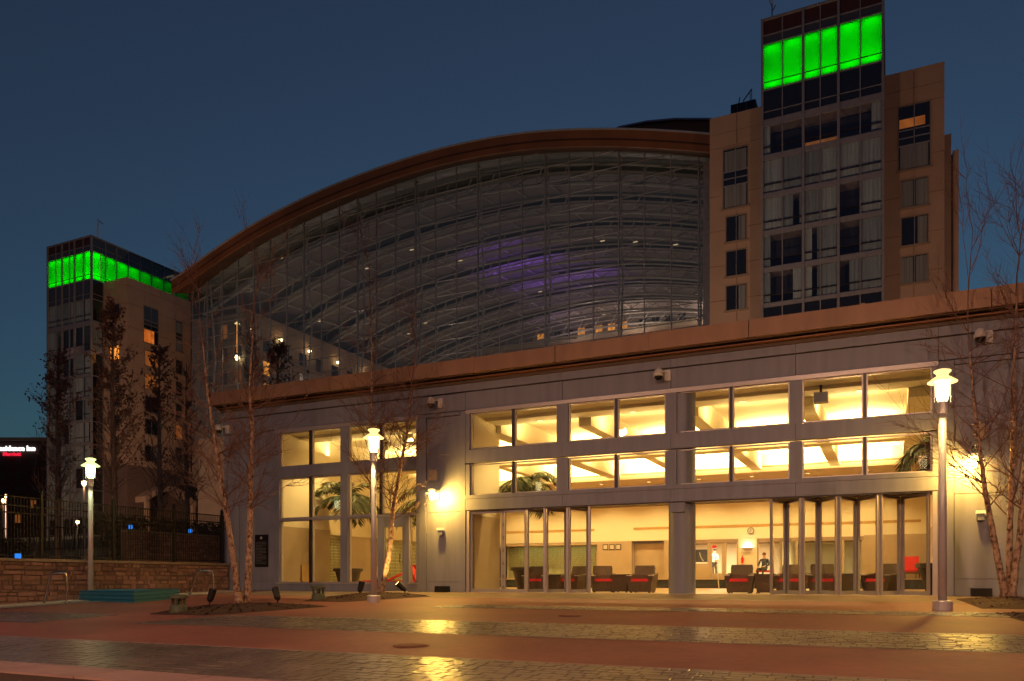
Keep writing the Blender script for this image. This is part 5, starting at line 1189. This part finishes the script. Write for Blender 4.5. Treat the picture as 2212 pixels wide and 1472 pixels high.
# inside deck and skylight strips
yk = 66.
for k in range(7):
    y0, y1 = 62+k*7.6, 62+k*7.6+5.2
    m = MB(); 
    for a, b in zip(US, US[1:]):
        za, zb = sm(OUT, a)-1.0, sm(OUT, b)-1.0
        m.quad((a, y0, za), (b, y0, zb), (b, y1, zb), (a, y1, za)); m.quad((a, y1, za), (b, y1, zb), (b, y1, zb+.4), (a, y1, za+.4))
    link('ceiling_deck', m, M['deckin'], at)
for k in range(8):
    y = 60.6+k*7.6
    def chord(dz, dy, r, nm):
        link(nm, MB().tube([(u, y+dy, sm(OUT, u)+dz) for u in US], r, 6), M['truss'], tr)
    tr = link('roof_truss', MB().tube([(u, y, sm(OUT, u)-3.0) for u in US], .20, 6), M['truss'], at)
    chord(-1.5, 1.2, .13, 'top_chord'); chord(-1.5, -1.2, .13, 'top_chord')
    m = MB()
    for i in range(0, len(US)-1, 2):
        u, v = US[i], US[i+1]
        m.tube([(u, y, sm(OUT, u)-3.0), (v, y+1.2, sm(OUT, v)-1.5)], .07, 4); m.tube([(u, y, sm(OUT, u)-3.0), (v, y-1.2, sm(OUT, v)-1.5)], .07, 4)
    link('web_strut', m, M['truss'], tr)
    m = MB()
    for i in range(1, len(US)-1, 3):
        u = US[i]
        if k < 7: m.tube([(u, y+1.2, sm(OUT, u)-1.5), (u+.6, y+6.4, sm(OUT, u)-1.25)], .11, 4)
    link('purlin', m, M['truss'], tr)
# glass wall: mullions, transoms, panes
GX = [-87.0+i*2.78 for i in range(27)]; GZ0 = 19.6; DZ = 1.72
for i, u in enumerate(GX):
    zt = sm(GL, u)+.1
    if i % 3 == 1:
        cm = MB(); cm.box(u-.07, u+.07, 58.03, 58.25, GZ0, zt); o = link('mullion', cm, M['mull'], at)
        link('bow_column', MB().tube([(u, 58.4, GZ0), (u, 59.6, (GZ0+zt)/2), (u, 58.6, zt-.4)], .11, 6), M['truss'], o)
        s_ = MB(); 
        for k in range(7):
            z = GZ0+(k+.5)*(zt-GZ0)/7; s_.tube([(u, 58.2, z), (u, 59.2, z)], .05, 4)
        link('outrigger', s_, M['truss'], o)
    else: link('mullion', MB().box(u-.045, u+.045, 58.03, 58.2, GZ0, zt), M['mull'], at)
nz = int((49-GZ0)/DZ)+1
for k in range(nz+1):
    z = GZ0+k*DZ; us = [u for u in [-87+j*.5 for j in range(150)] if sm(GL, u) > z and u < -14.5]
    if us: link('transom', MB().box(us[0], us[-1], 58.02, 58.18, z-.025, z+.025), M['mull'], at)
cells = []
for a, b in zip(GX, GX[1:]):
    for k in range(nz+1):
        z0, z1 = GZ0+k*DZ+.04, GZ0+(k+1)*DZ-.04; a_, b_ = a+.05, b-.05
        ta, tb = sm(GL, a_), sm(GL, b_)
        if max(ta, tb) <= z0+.1: continue
        p = [(a_, z0), (b_, z0)]
        p += [(b_, min(z1, max(tb, z0+.02))), (a_, min(z1, max(ta, z0+.02)))]
        vis = z1 > 21.5+max(0, 20*0)
        cells.append(((b_-a_)*(min(z1, (ta+tb)/2)-z0)*(1 if z1 > 24 else .1)*(1+(a_+87)/200), p))
cells.sort(key=lambda c: -c[0]); rest = MB()
for i, (_, p) in enumerate(cells):
    m = MB() if i < 295 else rest
    m.hexa([(p[0][0], 58.08, p[0][1]), (p[1][0], 58.08, p[1][1]), (p[1][0], 58.095, p[1][1]), (p[0][0], 58.095, p[0][1])], [(p[3][0], 58.08, p[3][1]), (p[2][0], 58.08, p[2][1]), (p[2][0], 58.095, p[2][1]), (p[3][0], 58.095, p[3][1])])
    if i < 295: link('glass_pane', m, M['aglass'], at)
if rest.v: link('glass_pane_remainder', rest, M['aglass'], at)['kind'] = 'stuff'
link('dark_jamb', MB().box(-15.6, -15.2, 55, 58.4, 19, 41.6), M['cornice'], at); link('pale_jamb', MB().box(-17.0, -15.62, 57.9, 58.5, 19, 42), M['mull'], at)
# far end wall with floors of lit windows
ew = MB()
for a, b in zip(US, US[1:]): ew.hexa([(a, 115, 6), (b, 115, 6), (b, 115.9, 6), (a, 115.9, 6)], [(a, 115, sm(OUT, a)-.2), (b, 115, sm(OUT, b)-.2), (b, 115.9, sm(OUT, b)-.2), (a, 115.9, sm(OUT, a)-.2)])
link('end_wall', ew, M['deckin'], at)
rnd = random.Random(12)
for r_, z in enumerate((44.3, 41.2, 38.0, 34.8)):
    u = -60.
    while u < -20:
        k = rnd.random(); kind = M['warmwin'] if (r_ == 0 and k < .55) or k < .08 else M['dglass']
        o = link('balcony_window', MB().box(u, u+1.25, 114.9, 114.98, z, z+2.1), kind, at); link('frame', MB().box(u+.58, u+.66, 114.85, 114.9, z, z+2.1), M['mull'], o); u += 2.35 if int(u*10) % 3 else 3.4
    link('balcony_slab', MB().box(-75, -14, 113.6, 114.9, z-.7, z-.35), M['limestone'], at)
    link('balcony_rail', MB().box(-75, -14, 113.6, 113.7, z-.35, z+.5), M['tan'], at)
# the inner hotel wing along the left side of the atrium
iw = thing('inner_wing', 'hotel wing inside the left of the atrium with a pale parapet and dark windows', 'building', (-84, 85, 6))
link('wall', MB().box(-87, -82.0, 61, 114, 6, 38.2), M['limestone'], iw); link('end_wall', MB().box(-88, -79.2, 60.0, 60.98, 6, 36.4), M['limestone2'], iw); link('end_coping', MB().box(-88, -79.0, 59.9, 61.0, 36.4, 36.8), M['limestone'], iw)  # end wall and its coping imitate the left tower mirrored in the glass
for z in (33.6, 30.4, 27.2, 24.0):
    for u in (-86.4, -83.6, -81.0): link('wing_window', MB().box(u, u+1.1, 59.93, 59.995, z, z+1.8), M['warmdim'] if (u, z) in ((-83.6, 33.6), (-81.0, 27.2)) else M['dglass'], iw)  # windows of the end wall, part of the imitated reflection
link('parapet', MB().box(-87.1, -81.8, 60.9, 114, 36.9, 38.4), M['limestone'], iw)
for z in (33.2, 30.0, 26.8, 23.6):
    for k in range(13): 
        y = 62.5+k*3.9; kind = M['warmwin'] if (k, z) in ((1, 30.0), (1, 26.8), (4, 26.8), (7, 26.8)) else M['dglass']
        link('wing_window', MB().box(-81.99, -81.93, y, y+1.5, z, z+2.0), kind, iw)
    link('balcony', MB().box(-82, -81.2, 62, 113, z-.5, z-.25), M['limestone'], iw)
for k, y in enumerate((63.5, 69.5, 76., 83., 90.5, 98.)):
    o = link('sconce', MB().lathe([(.18, 0), (.3, .25), (.28, .3)], (-81.5, y, 35.6), 10), M['bulb'], iw); lamp('POINT', (-81.0, y, 36.2), 20, (1, .55, .22), .2, parent=iw)
t = thing('atrium_sconce', 'tall lit wall fitting inside the left corner of the atrium glass', 'wall lamp', (-80.2, 59.5, 30)); link('tube', MB().tube([(-80.2, 59.5, 31.2), (-80.2, 59.5, 35.0)], .10, 8), M['warmwin'], t); link('bulb', MB().lathe([(.2, 0), (.32, .3), (.2, .6)], (-80.2, 59.5, 30.2), 10), M['bulb'], t); link('cap', MB().lathe([(.35, 0), (.1, .25)], (-80.2, 59.5, 35.1), 10), M['lamprim'], t)
# small lamps among the trusses
rnd = random.Random(5)
for k in range(12):
    u = rnd.uniform(-80, -22); y = 60.6+7.6*rnd.randrange(1, 7)+rnd.uniform(-.8, .8); z = sm(OUT, u)-3.5
    link('truss_lamp', MB().box(u-.28, u+.28, y-.08, y+.05, z-.05, z+.05), M['trusslamp'], at)
# purple floodlights and dim house lights of the atrium
for u, y, z, w, L in ((-50, 86.0, 45.4, 210, 12), (-46, 93.6, 45.0, 230, 16), (-51, 79, 45.6, 60, 10), (-53, 108, 42.6, 60, 7)):
    o = link('floodlight', MB().box(u-L/2, u+L/2, y-.15, y+.15, z-.25, z-.02), M['truss'], at); lamp('AREA', (u, y, z), w, (.34, .10, 1), L, (R(180), 0, 0), .3, parent=at, name='purple_strip')
for u, y, z, w in ((-75, 80, 24, 900), (-55, 75, 24, 1100), (-35, 75, 24, 1100), (-22, 90, 26, 900), (-45, 100, 26, 1500), (-70, 100, 26, 900), (-28, 110, 43.2, 900), (-40, 110, 43.4, 900), (-51, 110, 43.2, 420)):
    lamp('POINT', (u, y, z), w*.8, (1, .70, .54), 1.0, parent=at, name='house_light')
# second, farther roof arch showing above on the right
ba = thing('rear_roof', 'farther arched roof edge showing behind the main arch on the right', 'roof', (-20, 76, 6))
m = MB(); mt = MB(); pts = [(-34.5, 57.1), (-31.06, 57.74), (-27.5, 57.55), (-24, 57.0), (-20, 56.0), (-16, 54.6)]
for (a, za), (b, zb) in zip(pts, pts[1:]):
    m.hexa([(a, 75, za-2.5), (b, 75, zb-2.5), (b, 78, zb-2.5), (a, 78, za-2.5)], [(a, 75, za-.2), (b, 75, zb-.2), (b, 78, zb-.2), (a, 78, za-.2)]); mt.hexa([(a, 74.7, za-.2), (b, 74.7, zb-.2), (b, 110, zb-.2), (a, 110, za-.2)], [(a, 74.7, za), (b, 74.7, zb), (b, 110, zb), (a, 110, za)])
link('fascia', m, M['copper'], ba); link('roof_edge', mt, M['roof'], ba); link('rear_wall', MB().box(-34, -16, 78.1, 100, 49.0, 53.6), M['limestone2'], ba)

# unseen floodlights added to wash the hotel, standing in for city light
for k, (x, y, w, tgt) in enumerate(((-78, 30, 14000, (-100, 55, 28)), (-52, 26, 4600, (-62, 56, 36)), (-28, 26, 5200, (-36, 56, 36)), (-14, 25, 6500, (-12, 52, 32)), (4, 25, 6000, (0, 52, 32)))):
    t = thing('roof_floodlight', ['floodlight behind the parapet aimed at the left tower', 'floodlight behind the parapet aimed at the left half of the arch', 'floodlight behind the parapet aimed at the crown of the arch', 'floodlight behind the parapet aimed at the left wing of the right tower', 'floodlight behind the parapet aimed at the glass bay of the right tower'][k], 'floodlight', (x, y, 7), group='floodlights behind the parapet')
    link('stand', MB().box(x-.05, x+.05, y-.05, y+.05, 6.95, 7.6), M['iron'], t); link('case', MB().box(x-.3, x+.3, y-.2, y+.1, 7.6, 8.0), M['iron'], t); link('lens', MB().box(x-.25, x+.25, y+.101, y+.12, 7.65, 7.95), M['lampglass'], t)
    l = lamp('SPOT', (x, y+.4, 7.9), w, (1, .72, .52) if k in (1, 2) else (1, .58, .36), .3, spot=R(120)); l.rotation_euler = (Vector(tgt)-Vector((x, y+.4, 7.9))).to_track_quat('-Z', 'Y').to_euler(); l.parent = t; l.location = (0, .4, .9)

# ------------------------------------------------------------------ far hotel with its roof sign
fd = Vector((.902*0+7.1, 3.4, 0)).normalized()
fh = thing('far_hotel', 'dark red hotel block far away at the left edge with a lit roof sign', 'hotel', (-165, 84, 4))
o0 = Vector((-172.0, 73.2, 0)); nrm = Vector((fd.y, -fd.x, 0))
def fbox(s0, s1, d0, d1, z0, z1):
    q = [o0+fd*s0+nrm*d0, o0+fd*s1+nrm*d0, o0+fd*s1+nrm*d1, o0+fd*s0+nrm*d1]; m = MB(); return m.hexa([(v.x, v.y, z0) for v in q][::-1], [(v.x, v.y, z1) for v in q][::-1])
link('wall', fbox(-8, 30, 0, -14, 3, 28.3), M['darkbrick'], fh); link('parapet', fbox(-8.3, 30.3, .25, -14, 28.3, 28.9), M['limestone2'], fh)
rnd = random.Random(3)
for r_ in range(7):
    for k in range(9):
        s0 = -1+k*3.1; z = 6+r_*2.9; lit = (r_, k) in ((3, 4), (3, 6), (2, 5), (4, 3), (3, 3)); link('window', fbox(s0, s0+1.2, .04, 0, z, z+1.6), M['warmdim'] if lit else M['roomdark'], fh)
def word(name, txt, size, s, z, m, depth=.12):
    cu = bpy.data.curves.new(name, 'FONT'); cu.body = txt; cu.size = size; cu.extrude = depth; cu.offset = .02*size
    ob = bpy.data.objects.new(name, cu); C.objects.link(ob); bpy.context.view_layer.update()
    me = bpy.data.meshes.new_from_object(ob.evaluated_get(bpy.context.evaluated_depsgraph_get())); C.objects.unlink(ob); bpy.data.objects.remove(ob)
    me.materials.clear(); me.materials.append(m); o = bpy.data.objects.new(name, me); C.objects.link(o); o.parent = fh
    p = o0+fd*s+nrm*.35; L = ORG[fh.name]; o.location = (p.x-L[0], p.y-L[1], z-L[2]); o.rotation_euler = (R(90), 0, math.atan2(fd.y, fd.x)); return o
word('sign_lettering', 'Residence Inn', 1.45, 10.6, 26.2, M['white_sign']); word('sign_lettering', 'Marriott', 1.05, 12.2, 25.2, M['red_sign'])
